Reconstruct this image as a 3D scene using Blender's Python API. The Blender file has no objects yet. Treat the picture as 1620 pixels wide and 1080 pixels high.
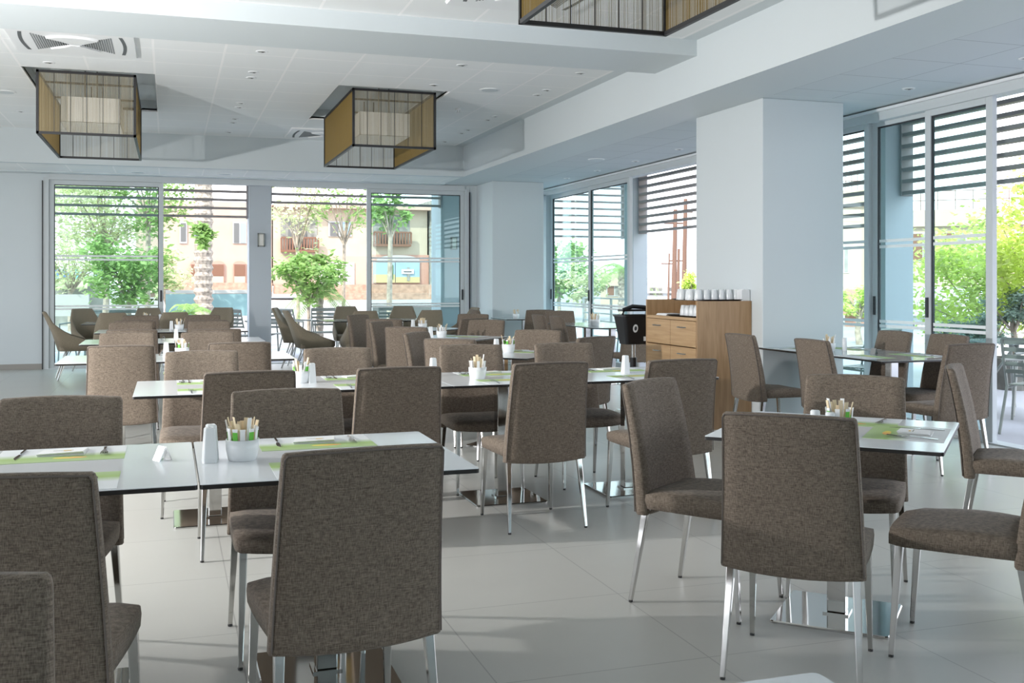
import bpy, bmesh, math, random
from math import sin, cos, pi, radians as R
from mathutils import Vector, Matrix
random.seed(7)
scn = bpy.context.scene
col = scn.collection

# ---------------------------------------------------------------- camera
cam_d = bpy.data.cameras.new('camera'); cam = bpy.data.objects.new('camera', cam_d); col.objects.link(cam)
cam_d.sensor_width = 36.0; cam_d.lens = 36.0 * 1640 / 1620
cam_d.shift_y = -96 / 1620.0
cam_d.clip_start = 0.05; cam_d.clip_end = 600
YAW = math.atan(543 / 1640.0)
cam.location = (0, 0, 1.35); cam.rotation_euler = (pi / 2, 0, -YAW)
scn.camera = cam

# ---------------------------------------------------------------- world, sun, strobe, exposure
w = bpy.data.worlds.new('sky'); scn.world = w; w.use_nodes = True
nt = w.node_tree; nt.nodes.clear()
wo = nt.nodes.new('ShaderNodeOutputWorld'); bg = nt.nodes.new('ShaderNodeBackground')
tc = nt.nodes.new('ShaderNodeTexCoord'); sx = nt.nodes.new('ShaderNodeSeparateXYZ'); rp = nt.nodes.new('ShaderNodeValToRGB')
nt.links.new(tc.outputs['Generated'], sx.inputs[0]); nt.links.new(sx.outputs[2], rp.inputs[0])
rp.color_ramp.elements[0].position = 0.0; rp.color_ramp.elements[0].color = (0.93, 0.94, 1.0, 1)
rp.color_ramp.elements[1].position = 0.7; rp.color_ramp.elements[1].color = (0.72, 0.84, 1.0, 1)
nt.links.new(rp.outputs[0], bg.inputs[0]); bg.inputs[1].default_value = 3.0
nt.links.new(bg.outputs[0], wo.inputs[0])

sun_d = bpy.data.lights.new('sun', 'SUN'); sun = bpy.data.objects.new('sun', sun_d); col.objects.link(sun)
sun_d.energy = 5.0; sun_d.angle = R(0.6); sun_d.color = (1.0, 0.94, 0.84)
sun.rotation_euler = (R(47), 0, R(-52))

# the photographer's strobe stands on the left of the room (its shadows of the lanterns fall on the beams)
st_d = bpy.data.lights.new('strobe', 'SPOT'); st = bpy.data.objects.new('strobe', st_d); col.objects.link(st)
st_d.energy = 1000; st_d.shadow_soft_size = 0.05; st_d.spot_size = R(150); st_d.spot_blend = 0.9; st_d.color = (1.0, 0.985, 0.97)
st.location = (-3.6, 5.6, 1.9)
st.rotation_euler = (Vector((3.2, 9.0, 2.7)) - Vector(st.location)).to_track_quat('-Z', 'Y').to_euler()

vs = scn.view_settings
vs.view_transform = 'Standard'; vs.look = 'None'; vs.gamma = 1.0; vs.use_curve_mapping = False
vs.exposure = 0.35
cy = scn.cycles
cy.max_bounces = 9; cy.diffuse_bounces = 5; cy.glossy_bounces = 4; cy.transmission_bounces = 6; cy.transparent_max_bounces = 16
cy.caustics_reflective = False; cy.caustics_refractive = False
cy.sample_clamp_indirect = 6.0
cy.use_denoising = True

# ---------------------------------------------------------------- materials
def new_mat(name):
    m = bpy.data.materials.new(name); m.use_nodes = True
    return m, m.node_tree, m.node_tree.nodes['Principled BSDF']
def mat(name, c, rough=0.6, metal=0.0, spec=0.5, noise=None, emit=None):
    m, t, b = new_mat(name)
    b.inputs['Base Color'].default_value = (*c, 1); b.inputs['Roughness'].default_value = rough
    b.inputs['Metallic'].default_value = metal; b.inputs['Specular IOR Level'].default_value = spec
    if noise:
        amt, sc = noise
        n = t.nodes.new('ShaderNodeTexNoise'); n.inputs['Scale'].default_value = sc; n.inputs['Detail'].default_value = 4
        co = t.nodes.new('ShaderNodeTexCoord'); t.links.new(co.outputs['Object'], n.inputs['Vector'])
        r = t.nodes.new('ShaderNodeValToRGB')
        r.color_ramp.elements[0].position = .3; r.color_ramp.elements[1].position = .7
        r.color_ramp.elements[0].color = (*[x * (1 - amt) for x in c], 1)
        r.color_ramp.elements[1].color = (*[min(1, x * (1 + amt)) for x in c], 1)
        t.links.new(n.outputs[0], r.inputs[0]); t.links.new(r.outputs[0], b.inputs['Base Color'])
    if emit:
        b.inputs['Emission Color'].default_value = (*c, 1); b.inputs['Emission Strength'].default_value = emit
    return m
def math_node(t, op, a, b=None):
    n = t.nodes.new('ShaderNodeMath'); n.operation = op
    for i, v in enumerate((a, b)):
        if v is None: continue
        if isinstance(v, (int, float)): n.inputs[i].default_value = v
        else: t.links.new(v, n.inputs[i])
    return n.outputs[0]
def fabric(name, c1, c2):
    m, t, b = new_mat(name)
    co = t.nodes.new('ShaderNodeTexCoord')
    outs = []
    for sc in ((150, 150, 1250), (1250, 1250, 140)):
        mp = t.nodes.new('ShaderNodeMapping'); mp.inputs['Scale'].default_value = sc
        n = t.nodes.new('ShaderNodeTexNoise'); n.inputs['Scale'].default_value = .35; n.inputs['Detail'].default_value = 3
        t.links.new(co.outputs['Object'], mp.inputs[0]); t.links.new(mp.outputs[0], n.inputs['Vector']); outs.append(n.outputs[0])
    s = math_node(t, 'MULTIPLY', math_node(t, 'ADD', outs[0], outs[1]), .5)
    r = t.nodes.new('ShaderNodeValToRGB'); r.color_ramp.elements[0].position = .38; r.color_ramp.elements[1].position = .63
    r.color_ramp.elements[0].color = (*c1, 1); r.color_ramp.elements[1].color = (*c2, 1)
    t.links.new(s, r.inputs[0]); t.links.new(r.outputs[0], b.inputs['Base Color'])
    b.inputs['Roughness'].default_value = .85; b.inputs['Specular IOR Level'].default_value = .25
    b.inputs['Sheen Weight'].default_value = .08; b.inputs['Sheen Roughness'].default_value = .5
    bp = t.nodes.new('ShaderNodeBump'); bp.inputs['Strength'].default_value = .25; bp.inputs['Distance'].default_value = .002
    t.links.new(s, bp.inputs['Height']); t.links.new(bp.outputs[0], b.inputs['Normal'])
    return m
def grid_mat(name, base, line, x0, px, y0, py, wd, rough, spec=.5, mott=0.0, bump=0.0):
    """a surface divided by thin joints parallel to the room"""
    m, t, b = new_mat(name)
    co = t.nodes.new('ShaderNodeTexCoord'); s = t.nodes.new('ShaderNodeSeparateXYZ'); t.links.new(co.outputs['Object'], s.inputs[0])
    ms = []
    for o, x, p in ((s.outputs[0], x0, px), (s.outputs[1], y0, py)):
        f = math_node(t, 'FRACT', math_node(t, 'MULTIPLY', math_node(t, 'SUBTRACT', o, x - wd / 2 - 100 * p), 1 / p))
        ms.append(math_node(t, 'LESS_THAN', f, wd / p))
    mx = math_node(t, 'MAXIMUM', ms[0], ms[1])
    mix = t.nodes.new('ShaderNodeMix'); mix.data_type = 'RGBA'
    t.links.new(mx, mix.inputs[0])
    mix.inputs[7].default_value = (*line, 1)
    if mott:
        n = t.nodes.new('ShaderNodeTexNoise'); n.inputs['Scale'].default_value = 2.2; n.inputs['Detail'].default_value = 5; n.inputs['Roughness'].default_value = .6
        t.links.new(co.outputs['Object'], n.inputs['Vector'])
        m2 = t.nodes.new('ShaderNodeMix'); m2.data_type = 'RGBA'; t.links.new(n.outputs[0], m2.inputs[0])
        m2.inputs[6].default_value = (*[x * (1 - 2.2 * mott) for x in base], 1); m2.inputs[7].default_value = (*[x * (1 + 2.2 * mott) for x in base], 1)
        t.links.new(m2.outputs[2], mix.inputs[6])
        rr = t.nodes.new('ShaderNodeMapRange'); rr.inputs[3].default_value = rough - .02; rr.inputs[4].default_value = rough + .04
        t.links.new(n.outputs[0], rr.inputs[0]); t.links.new(rr.outputs[0], b.inputs['Roughness'])
    else:
        mix.inputs[6].default_value = (*base, 1); b.inputs['Roughness'].default_value = rough
    t.links.new(mix.outputs[2], b.inputs['Base Color'])
    b.inputs['Specular IOR Level'].default_value = spec
    return m
def glass(name, tint, fres=1.25):
    m = bpy.data.materials.new(name); m.use_nodes = True; t = m.node_tree; t.nodes.clear()
    o = t.nodes.new('ShaderNodeOutputMaterial'); mx = t.nodes.new('ShaderNodeMixShader')
    tr = t.nodes.new('ShaderNodeBsdfTransparent'); tr.inputs[0].default_value = (*tint, 1)
    gl = t.nodes.new('ShaderNodeBsdfGlossy'); gl.inputs['Roughness'].default_value = 0.01; gl.inputs[0].default_value = (.9, 1, 1, 1)
    lw = t.nodes.new('ShaderNodeLayerWeight'); lw.inputs[0].default_value = .5
    pw = math_node(t, 'POWER', lw.outputs['Facing'], 4.5)
    fr = math_node(t, 'ADD', math_node(t, 'MULTIPLY', pw, .55), .035)
    t.links.new(fr, mx.inputs[0]); t.links.new(tr.outputs[0], mx.inputs[1]); t.links.new(gl.outputs[0], mx.inputs[2])
    t.links.new(mx.outputs[0], o.inputs[0])
    return m
def leaf_mat(name, c, tr=.35):
    m, t, b = new_mat(name)
    n = t.nodes.new('ShaderNodeTexNoise'); n.inputs['Scale'].default_value = 3.0
    co = t.nodes.new('ShaderNodeTexCoord'); t.links.new(co.outputs['Object'], n.inputs['Vector'])
    r = t.nodes.new('ShaderNodeValToRGB'); r.color_ramp.elements[0].position = .35; r.color_ramp.elements[1].position = .65
    r.color_ramp.elements[0].color = (*[x * .7 for x in c], 1); r.color_ramp.elements[1].color = (*[min(1, x * 1.25) for x in c], 1)
    t.links.new(n.outputs[0], r.inputs[0]); t.links.new(r.outputs[0], b.inputs['Base Color'])
    b.inputs['Roughness'].default_value = .6
    tl = t.nodes.new('ShaderNodeBsdfTranslucent'); t.links.new(r.outputs[0], tl.inputs[0])
    mx = t.nodes.new('ShaderNodeMixShader'); mx.inputs[0].default_value = tr
    o = t.nodes['Material Output']
    t.links.new(b.outputs[0], mx.inputs[1]); t.links.new(tl.outputs[0], mx.inputs[2]); t.links.new(mx.outputs[0], o.inputs[0])
    return m
def wood_mat(name, c1, c2, axis_scale):
    m, t, b = new_mat(name)
    co = t.nodes.new('ShaderNodeTexCoord'); mp = t.nodes.new('ShaderNodeMapping'); mp.inputs['Scale'].default_value = axis_scale
    n = t.nodes.new('ShaderNodeTexNoise'); n.inputs['Scale'].default_value = 3; n.inputs['Detail'].default_value = 6; n.inputs['Distortion'].default_value = .6
    t.links.new(co.outputs['Object'], mp.inputs[0]); t.links.new(mp.outputs[0], n.inputs['Vector'])
    r = t.nodes.new('ShaderNodeValToRGB'); r.color_ramp.elements[0].position = .3; r.color_ramp.elements[1].position = .72
    r.color_ramp.elements[0].color = (*c1, 1); r.color_ramp.elements[1].color = (*c2, 1)
    t.links.new(n.outputs[0], r.inputs[0]); t.links.new(r.outputs[0], b.inputs['Base Color'])
    b.inputs['Roughness'].default_value = .45
    return m

M = {}
M['fabric'] = fabric('taupe_fabric', (.105, .081, .061), (.268, .216, .170))
M['tub'] = fabric('olive_brown_fabric', (.22, .185, .132), (.29, .245, .18))
M['piping'] = mat('piping', (.15, .125, .108), .8)
M['chrome'] = mat('chrome', (.56, .55, .53), .08, 1.0)
M['satin'] = mat('satin_steel', (.6, .6, .58), .25, 1.0)
M['glide'] = mat('glide', (.03, .03, .03), .5)
M['top'] = mat('white_laminate', (.80, .82, .84), .16, 0, .5)
M['top_dark'] = mat('glossy_grey_laminate', (.46, .52, .53), .08, 0, .8)
M['edge'] = mat('black_core_edge', (.02, .018, .017), .4)
M['paint'] = mat('white_paint', (.665, .715, .735), .55, 0, .4)
M['paint_out'] = mat('exterior_white_paint', (.56, .60, .64), .7)
M['alu'] = mat('aluminium_frame', (.62, .655, .67), .4, 0.0, .5)
M['alu_dark'] = mat('frame_gasket', (.035, .035, .04), .5)
M['floor'] = grid_mat('floor_tiles', (.54, .535, .50), (.37, .365, .345), .25, .795, 3.31, .795, .005, .31, .45, .03)
M['ctile'] = grid_mat('ceiling_tiles', (.89, .91, .915), (1, 1, 1), .494, .63, 10.05, .63, .022, .8, .2)
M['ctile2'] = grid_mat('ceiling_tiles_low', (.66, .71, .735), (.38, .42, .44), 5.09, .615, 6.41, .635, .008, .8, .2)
M['base'] = mat('baseboard_tile', (.34, .32, .29), .5)
M['glass'] = glass('teal_glass', (.835, .94, .935))
M['stripe'] = mat('frosted_film', (.86, .9, .9), .7)
M['wood'] = wood_mat('oak_veneer', (.34, .2, .095), (.47, .30, .16), (9, 9, .8))
M['wood_h'] = wood_mat('oak_drawer', (.42, .255, .12), (.55, .36, .19), (2, .8, 14))
M['black'] = mat('black_plastic', (.012, .012, .014), .35)
M['frame_black'] = mat('lantern_frame', (.022, .022, .024), .45)
M['string_gold'] = mat('gold_string', (.27, .18, .05), .55, .1)
M['string_pale'] = mat('pale_string', (.40, .34, .22), .6)
M['shade'] = mat('white_shade', (.9, .88, .82), .7)
M['white'] = mat('white_ceramic', (.86, .88, .89), .18)
M['plastic_w'] = mat('white_plastic', (.86, .87, .88), .4)
M['hole'] = mat('dark_hole', (.04, .045, .05), .7)
M['vent_grey'] = mat('vent_grey', (.12, .13, .135), .7)
M['lamp'] = mat('lamp_recess', (.5, .5, .48), .3, .6)
M['paper'] = mat('white_paper', (.88, .88, .88), .8)
M['cream'] = mat('cream_paper', (.80, .66, .45), .8)
M['green'] = mat('green_paper', (.15, .55, .06), .7)
M['grey_ink'] = mat('grey_ink', (.35, .37, .3), .8)
M['yellow_ink'] = mat('yellow_ink', (.9, .6, .1), .8)
M['steel'] = mat('cutlery_steel', (.6, .6, .6), .15, 1.0)
M['slat'] = mat('louver_slat', (.34, .31, .305), .6)
M['terrace'] = mat('terrace_paving', (.50, .49, .52), .7, 0, .3, (.08, .8))
M['street'] = mat('street', (.32, .30, .285), .8, 0, .2, (.1, .3))
M['tmetal'] = mat('grey_green_metal', (.30, .315, .29), .45, .2)
M['cream_wall'] = mat('cream_render', (.47, .395, .30), .9, 0, .2, (.04, 1.))
M['peach'] = mat('peach_render', (.46, .34, .27), .9, 0, .2, (.05, .8))
M['terracotta'] = mat('terracotta_render', (.46, .26, .20), .9, 0, .2, (.06, 1.))
M['stone'] = mat('rough_stone', (.24, .235, .21), .9, 0, .2, (.35, 2.2))
M['brick'] = mat('pale_brick', (.40, .26, .19), .9, 0, .2, (.25, 3.))
M['shutter'] = mat('brown_wood', (.18, .085, .05), .7)
M['window_dark'] = mat('far_window', (.12, .12, .115), .3)
M['teal_paint'] = mat('teal_panel', (.20, .33, .35), .6, 0, .3, (.35, .5))
M['mural_blue'] = mat('mural_blue', (.04, .22, .38), .7)
M['mural_sky'] = mat('mural_sky', (.28, .38, .44), .8, 0, .2, (.1, .6))
M['mural_sand'] = mat('mural_sand', (.46, .38, .20), .8)
M['pole'] = mat('brown_pole', (.15, .085, .06), .8)
M['bark'] = mat('bark', (.38, .32, .26), .9, 0, .2, (.3, 9.))
M['palm_bark'] = mat('palm_bark', (.36, .31, .27), .95, 0, .2, (.5, 14.))
M['leaf_lime'] = leaf_mat('lime_leaf', (.60, .72, .20), .5)
M['leaf_mid'] = leaf_mat('mid_leaf', (.30, .46, .15), .45)
M['leaf_dark'] = leaf_mat('dark_leaf', (.11, .24, .07))
M['leaf_olive'] = leaf_mat('olive_leaf', (.22, .30, .24))
M['leaf_pale'] = leaf_mat('pale_leaf', (.58, .62, .36), .45)
M['lilac'] = mat('lilac_flower', (.45, .42, .80), .8)
M['outside_trim'] = mat('pale_window_trim', (.45, .44, .42), .7)
M['red'] = mat('red_plastic', (.8, .1, .08), .5)
M['sign_blue'] = mat('sign_blue', (.13, .25, .48), .6)
M['sign_teal'] = mat('sign_teal', (.18, .65, .70), .6)
# placemat: white sheet printed with a green band and a yellow-orange swoosh
def mat_print():
    m, t, b = new_mat('placemat_print')
    co = t.nodes.new('ShaderNodeTexCoord'); s = t.nodes.new('ShaderNodeSeparateXYZ'); t.links.new(co.outputs['Object'], s.inputs[0])
    rr = t.nodes.new('ShaderNodeMapRange'); rr.inputs[1].default_value = -.145; rr.inputs[2].default_value = .145
    t.links.new(s.outputs[1], rr.inputs[0])
    r = t.nodes.new('ShaderNodeValToRGB'); e = r.color_ramp.elements
    e[0].position = .42; e[0].color = (.76, .78, .79, 1); e[1].position = .70; e[1].color = (.36, .52, .16, 1)
    e2 = r.color_ramp.elements.new(1.0); e2.color = (.42, .55, .27, 1)
    t.links.new(rr.outputs[0], r.inputs[0])
    # swoosh
    dx = math_node(t, 'MULTIPLY', math_node(t, 'SUBTRACT', s.outputs[0], -.03), 17.0)
    dy = math_node(t, 'MULTIPLY', math_node(t, 'SUBTRACT', s.outputs[1], .075), 60.0)
    d = math_node(t, 'ADD', math_node(t, 'MULTIPLY', dx, dx), math_node(t, 'MULTIPLY', dy, dy))
    nz = t.nodes.new('ShaderNodeTexNoise'); nz.inputs['Scale'].default_value = 60; t.links.new(co.outputs['Object'], nz.inputs['Vector'])
    f = math_node(t, 'LESS_THAN', math_node(t, 'ADD', d, nz.outputs[0]), 1.35)
    gx = t.nodes.new('ShaderNodeMix'); gx.data_type = 'RGBA'
    rr2 = t.nodes.new('ShaderNodeMapRange'); rr2.inputs[1].default_value = -.09; rr2.inputs[2].default_value = .03; t.links.new(s.outputs[0], rr2.inputs[0])
    t.links.new(rr2.outputs[0], gx.inputs[0]); gx.inputs[6].default_value = (.85, .32, .12, 1); gx.inputs[7].default_value = (.9, .78, .1, 1)
    mx = t.nodes.new('ShaderNodeMix'); mx.data_type = 'RGBA'
    t.links.new(f, mx.inputs[0]); t.links.new(r.outputs[0], mx.inputs[6]); t.links.new(gx.outputs[2], mx.inputs[7])
    t.links.new(mx.outputs[2], b.inputs['Base Color']); b.inputs['Roughness'].default_value = .6
    return m
M['placemat'] = mat_print()

# ---------------------------------------------------------------- mesh helpers
class MB:
    """collects simple shapes, then links them as one mesh object"""
    def __init__(s): s.v = []; s.f = []; s.mi = []; s.cur = 0
    def add(s, vs, fs):
        o = len(s.v); s.v += [tuple(v) for v in vs]
        for f in fs: s.f.append(tuple(i + o for i in f)); s.mi.append(s.cur)
        return s
    def box(s, x0, x1, y0, y1, z0, z1, mtx=None):
        vs = [Vector((x, y, z)) for z in (z0, z1) for y in (y0, y1) for x in (x0, x1)]
        if mtx is not None: vs = [mtx @ v for v in vs]
        return s.add(vs, [(0, 2, 3, 1), (4, 5, 7, 6), (0, 1, 5, 4), (2, 6, 7, 3), (0, 4, 6, 2), (1, 3, 7, 5)])
    def loft(s, rings, caps=True):
        n = len(rings[0]); vs = [p for r in rings for p in r]; fs = []
        for k in range(len(rings) - 1):
            for i in range(n):
                j = (i + 1) % n
                fs.append((k * n + i, k * n + j, (k + 1) * n + j, (k + 1) * n + i))
        if caps:
            fs.append(tuple(range(n - 1, -1, -1))); fs.append(tuple((len(rings) - 1) * n + i for i in range(n)))
        return s.add(vs, fs)
    def cyl(s, x, y, z0, z1, r0, r1=None, n=16):
        r1 = r0 if r1 is None else r1
        return s.loft([[(x + r * cos(2 * pi * i / n), y + r * sin(2 * pi * i / n), z) for i in range(n)] for z, r in ((z0, r0), (z1, r1))])
    def lathe(s, x, y, prof, n=20):
        return s.loft([[(x + r * cos(2 * pi * i / n), y + r * sin(2 * pi * i / n), z) for i in range(n)] for r, z in prof])
    def tube(s, pts, r, n=8, r1=None):
        pts = [Vector(p) for p in pts]; rings = []
        for k, p in enumerate(pts):
            d = (pts[min(k + 1, len(pts) - 1)] - pts[max(k - 1, 0)]).normalized()
            a = Vector((0, 0, 1)) if abs(d.z) < .95 else Vector((1, 0, 0))
            u = d.cross(a).normalized(); v = d.cross(u).normalized()
            rr = r if r1 is None else r + (r1 - r) * k / max(1, len(pts) - 1)
            rings.append([p + u * rr * cos(2 * pi * i / n) + v * rr * sin(2 * pi * i / n) for i in range(n)])
        return s.loft(rings)
    def build(s, name, m, parent=None, loc=None, rotz=0, smooth=False, bevel=0, seg=2):
        me = bpy.data.meshes.new(name); me.from_pydata(s.v, [], s.f); me.update()
        ms = m if isinstance(m, (list, tuple)) else [m]
        for q in ms: me.materials.append(M[q])
        for i, p in enumerate(me.polygons): p.material_index = s.mi[i]
        bm = bmesh.new(); bm.from_mesh(me)
        bmesh.ops.recalc_face_normals(bm, faces=bm.faces)
        if bevel:
            es = [e for e in bm.edges if len(e.link_faces) == 2 and e.calc_face_angle(0) > .6]
            bmesh.ops.bevel(bm, geom=es, offset=bevel, segments=seg, affect='EDGES', profile=.5)
        bm.to_mesh(me); bm.free()
        if smooth:
            for p in me.polygons: p.use_smooth = True
        o = bpy.data.objects.new(name, me); col.objects.link(o)
        if parent is not None: o.parent = parent
        if loc is not None: o.location = loc
        if rotz: o.rotation_euler = (0, 0, rotz)
        return o
def tag(o, label=None, cat=None, group=None, kind=None):
    if label: o['label'] = label
    if cat: o['category'] = cat
    if group: o['group'] = group
    if kind: o['kind'] = kind
    return o
def empty(name, loc=(0, 0, 0), rz=0):
    o = bpy.data.objects.new(name, None); col.objects.link(o); o.location = loc; o.rotation_euler = (0, 0, rz); o.empty_display_size = .1
    return o
KIDS = {}
def kids(o):
    return [c for c in bpy.data.objects if c.parent is o]
def copy_tree(o, loc, rz, parent=None):
    c = o.copy(); col.objects.link(c)
    if parent is not None: c.parent = parent
    else: c.location = loc; c.rotation_euler = (0, 0, rz)
    if o.name not in KIDS: KIDS[o.name] = kids(o)
    for ch in KIDS[o.name]: copy_tree(ch, None, None, c)
    return c
def struct(name, mb, m, parent=None, **k):
    o = mb.build(name, m, parent, **k)
    if parent is None: o['kind'] = 'structure'
    return o
def rrect(hx, hy, r, z, cx=0, cy=0, n=4):
    out = []
    for a0, sx_, sy_ in ((0, 1, 1), (90, -1, 1), (180, -1, -1), (270, 1, -1)):
        for k in range(n + 1):
            a = R(a0 + 90 * k / n)
            out.append((cx + sx_ * (hx - r) + r * cos(a), cy + sy_ * (hy - r) + r * sin(a), z))
    return out

# ---------------------------------------------------------------- the room
LX, BY = -7.0, -4.5
# floor
struct('floor', MB().box(LX - .2, 6.6, BY - .2, 17.35, -.2, 0), 'floor')
# ceiling: coffers, beams and low ceiling
cm = MB()
cm.box(LX - .2, 4.44, BY - .2, 1.6, 3.34, 3.8)
cm.box(LX - .2, 4.3, 1.6, 1.75, 3.482, 3.8); cm.box(LX - .2, 4.44, 8.2, 9.03, 3.34, 3.8)
for yb in ((1.6, 8.2), (9.03, 15.85)):
    cm.box(LX - .2, -3.0, yb[0], yb[1], 3.34, 3.8)
cm.box(4.44, 5.09, BY - .2, 17.9, 3.0, 3.8)
cm.box(LX - .2, 4.44, 15.85, 16.0, 3.0, 3.8)
cm.box(6.30, 6.7, BY - .2, 17.9, 3.0, 3.8)
cm.box(5.09, 6.30, 8.0, 9.6, 3.0, 3.8)
cm.box(5.09, 6.30, 15.75, 17.9, 3.0, 3.8)
struct('ceiling', cm, 'paint')
t1 = MB()   # suspended tiles of the raised coffers, left open over each lantern
def ceil_with_holes(mb, x0, x1, y0, y1, z, th, holes):
    ys = sorted({y0, y1, *[h[2] for h in holes if y0 < h[2] < y1], *[h[3] for h in holes if y0 < h[3] < y1]})
    for ya, yb in zip(ys, ys[1:]):
        cuts = sorted([(h[0], h[1]) for h in holes if h[2] <= ya + 1e-6 and h[3] >= yb - 1e-6]); xa = x0
        for c0, c1 in cuts: mb.box(xa, c0, ya, yb, z, z + th); xa = c1
        mb.box(xa, x1, ya, yb, z, z + th)
HOLES = [(1.754, 3.014, 11.31, 13.83), (-1.396, -.136, 11.31, 13.83), (1.754, 3.014, 3.3, 5.9), (-1.396, -.136, 3.3, 5.9)]
ceil_with_holes(t1, -3.0, 4.30, 9.03, 15.85, 3.48, .04, HOLES[:2])
ceil_with_holes(t1, -3.0, 4.30, 1.75, 8.2, 3.48, .04, HOLES[2:])
struct('ceiling_tiles_raised', t1, 'ctile')['kind'] = 'structure'
t2 = MB().box(4.30, 4.44, 1.6, 8.2, 3.48, 3.8).box(4.30, 4.44, 9.03, 15.85, 3.48, 3.8).box(-3, 4.3, 1.75, 15.85, 3.62, 3.8)
for h in HOLES:
    t2.box(h[0] - .02, h[0], h[2] - .02, h[3] + .02, 3.50, 3.64).box(h[1], h[1] + .02, h[2] - .02, h[3] + .02, 3.50, 3.64)
    t2.box(h[0], h[1], h[2] - .02, h[2], 3.50, 3.64).box(h[0], h[1], h[3], h[3] + .02, 3.50, 3.64)
struct('ceiling_void', t2, 'paint')
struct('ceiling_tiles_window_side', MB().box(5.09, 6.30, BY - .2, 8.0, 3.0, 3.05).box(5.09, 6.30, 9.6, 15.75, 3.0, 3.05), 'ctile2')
struct('ceiling_tiles_back', MB().box(LX - .2, 4.44, 16.0, 17.0, 3.0, 3.05), 'ctile')
struct('ceiling_edge_back', MB().box(LX - .2, 4.44, 17.0, 17.4, 2.985, 3.8), 'paint')
# structural columns
for nm, x0, x1, y0, y1 in (('column_near', 5.08, 5.94, 8.16, 9.40), ('column_far', 5.08, 5.98, 16.37, 17.75)):
    struct(nm, MB().box(x0, x1, y0, y1, 0, 3.0), 'paint', bevel=.006, seg=1)
# walls
struct('wall_back', MB().box(LX - .2, -1.82, 17.3, 17.5, 0, 3.8).box(4.93, 5.1, 17.3, 17.5, 0, 3.0).box(-1.82, 4.93, 17.3, 17.5, 2.93, 3.8), 'paint')
struct('baseboard_back', MB().box(LX, -1.82, 17.28, 17.3, 0, .085), 'base')
wl = MB().box(LX - .2, LX, BY - .2, 17.5, 0, .12).box(LX - .2, LX, BY - .2, 17.5, 3.0, 3.8)
for y in (BY - .2, 0.5, 5.5, 10.5, 15.5): wl.box(LX - .2, LX, y, y + .9, .12, 3.0)
struct('wall_left', wl, 'paint')
wr = MB().box(LX, 6.7, BY - .2, BY, 0, 3.8)
struct('wall_rear', wr, 'paint')
struct('wall_right', MB().box(6.48, 6.66, BY, 18.0, 2.90, 3.0), 'paint')
struct('roof_slab', MB().box(LX - .4, 8.3, BY - .4, 18.7, 3.8, 4.0), 'paint_out')
struct('trim_1', MB().box(6.40, 6.44, BY, 17.9, 2.96, 2.985), 'plastic_w')

# glazing. A panel stands in plane 'x' (right wall) or 'y' (back wall)
wn = [0]
def panel(axis, p, a0, a1, z0, z1, fw, with_glass=True, stripes=True):
    wn[0] += 1
    def bx(mb, s0, s1, za, zb, d0, d1):
        return mb.box(p + d0, p + d1, s0, s1, za, zb) if axis == 'x' else mb.box(s0, s1, p + d0, p + d1, za, zb)
    fr = MB()
    bx(fr, a0, a0 + fw, z0, z1, -.025, .025); bx(fr, a1 - fw, a1, z0, z1, -.025, .025)
    bx(fr, a0 + fw, a1 - fw, z1 - fw, z1, -.025, .025); bx(fr, a0 + fw, a1 - fw, z0, z0 + fw * 1.3, -.025, .025)
    f = struct('window_%d' % wn[0], fr, 'alu', bevel=.003, seg=1)
    g = MB(); e = .012
    for s0, s1, za, zb in ((a0 + fw, a0 + fw + e, z0 + fw, z1 - fw), (a1 - fw - e, a1 - fw, z0 + fw, z1 - fw), (a0 + fw + e, a1 - fw - e, z1 - fw - e, z1 - fw)):
        bx(g, s0, s1, za, zb, -.012, .012)
    g.build('gasket', 'alu_dark', f)
    if with_glass:
        gl = MB(); bx(gl, a0 + fw + e, a1 - fw - e, z0 + fw * 1.3, z1 - fw - e, -.004, .004); gl.build('pane', 'glass', f)
        if stripes:
            for zz in (1.72, 1.665, .945, .90):
                q = MB(); bx(q, a0 + fw + e, a1 - fw - e, zz, zz + .028, -.0055, -.0045); q.build('frosted_stripe', 'stripe', f)
        hd = MB(); bx(hd, a1 - fw * .7, a1 - fw * .3, 1.02, 1.2, -.04, -.026); hd.build('handle', 'alu_dark', f)
    return f
# back wall sliding doors: panes left and right, the middle slid open
panel('y', 17.33, -1.74, -.08, .0, 2.90, .07)
panel('y', 17.33, 3.16, 4.86, .0, 2.90, .07)
struct('door_1', MB().box(-1.82, -1.74, 17.26, 17.42, 0, 2.93).box(4.86, 4.93, 17.26, 17.42, 0, 2.93).box(-1.74, 4.86, 17.26, 17.42, 2.90, 2.985).box(-1.74, 4.86, 17.26, 17.42, -.01, .012), 'alu')
struct('trim_2', MB().box(-1.835, -1.822, 17.24, 17.30, 0, 2.88).box(4.935, 4.95, 17.24, 17.30, 0, 2.88), 'alu_dark')
# right wall
panel('x', 6.50, 6.90, 7.71, .0, 2.90, .075)
panel('x', 6.55, 7.70, 8.50, .0, 2.90, .06)
panel('x', 6.50, 8.50, 9.60, .0, 2.90, .07)
panel('x', 6.50, 14.02, 15.62, .0, 2.90, .085)
panel('x', 6.55, 15.62, 17.50, .0, 2.90, .085)
struct('door_2', MB().box(6.44, 6.60, BY, 17.9, 2.88, 2.96).box(6.44, 6.60, BY, 17.9, -.01, .012).box(6.44, 6.60, 17.5, 17.7, 0, 2.9), 'alu')
panel('x', 6.50, -4.3, -2.3, 0, 2.9, .07); panel('x', 6.50, -2.2, -.2, 0, 2.9, .07)
# back right corner glazing
panel('y', 17.82, 5.98, 6.5, 0, 2.9, .05, True, False)

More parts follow.
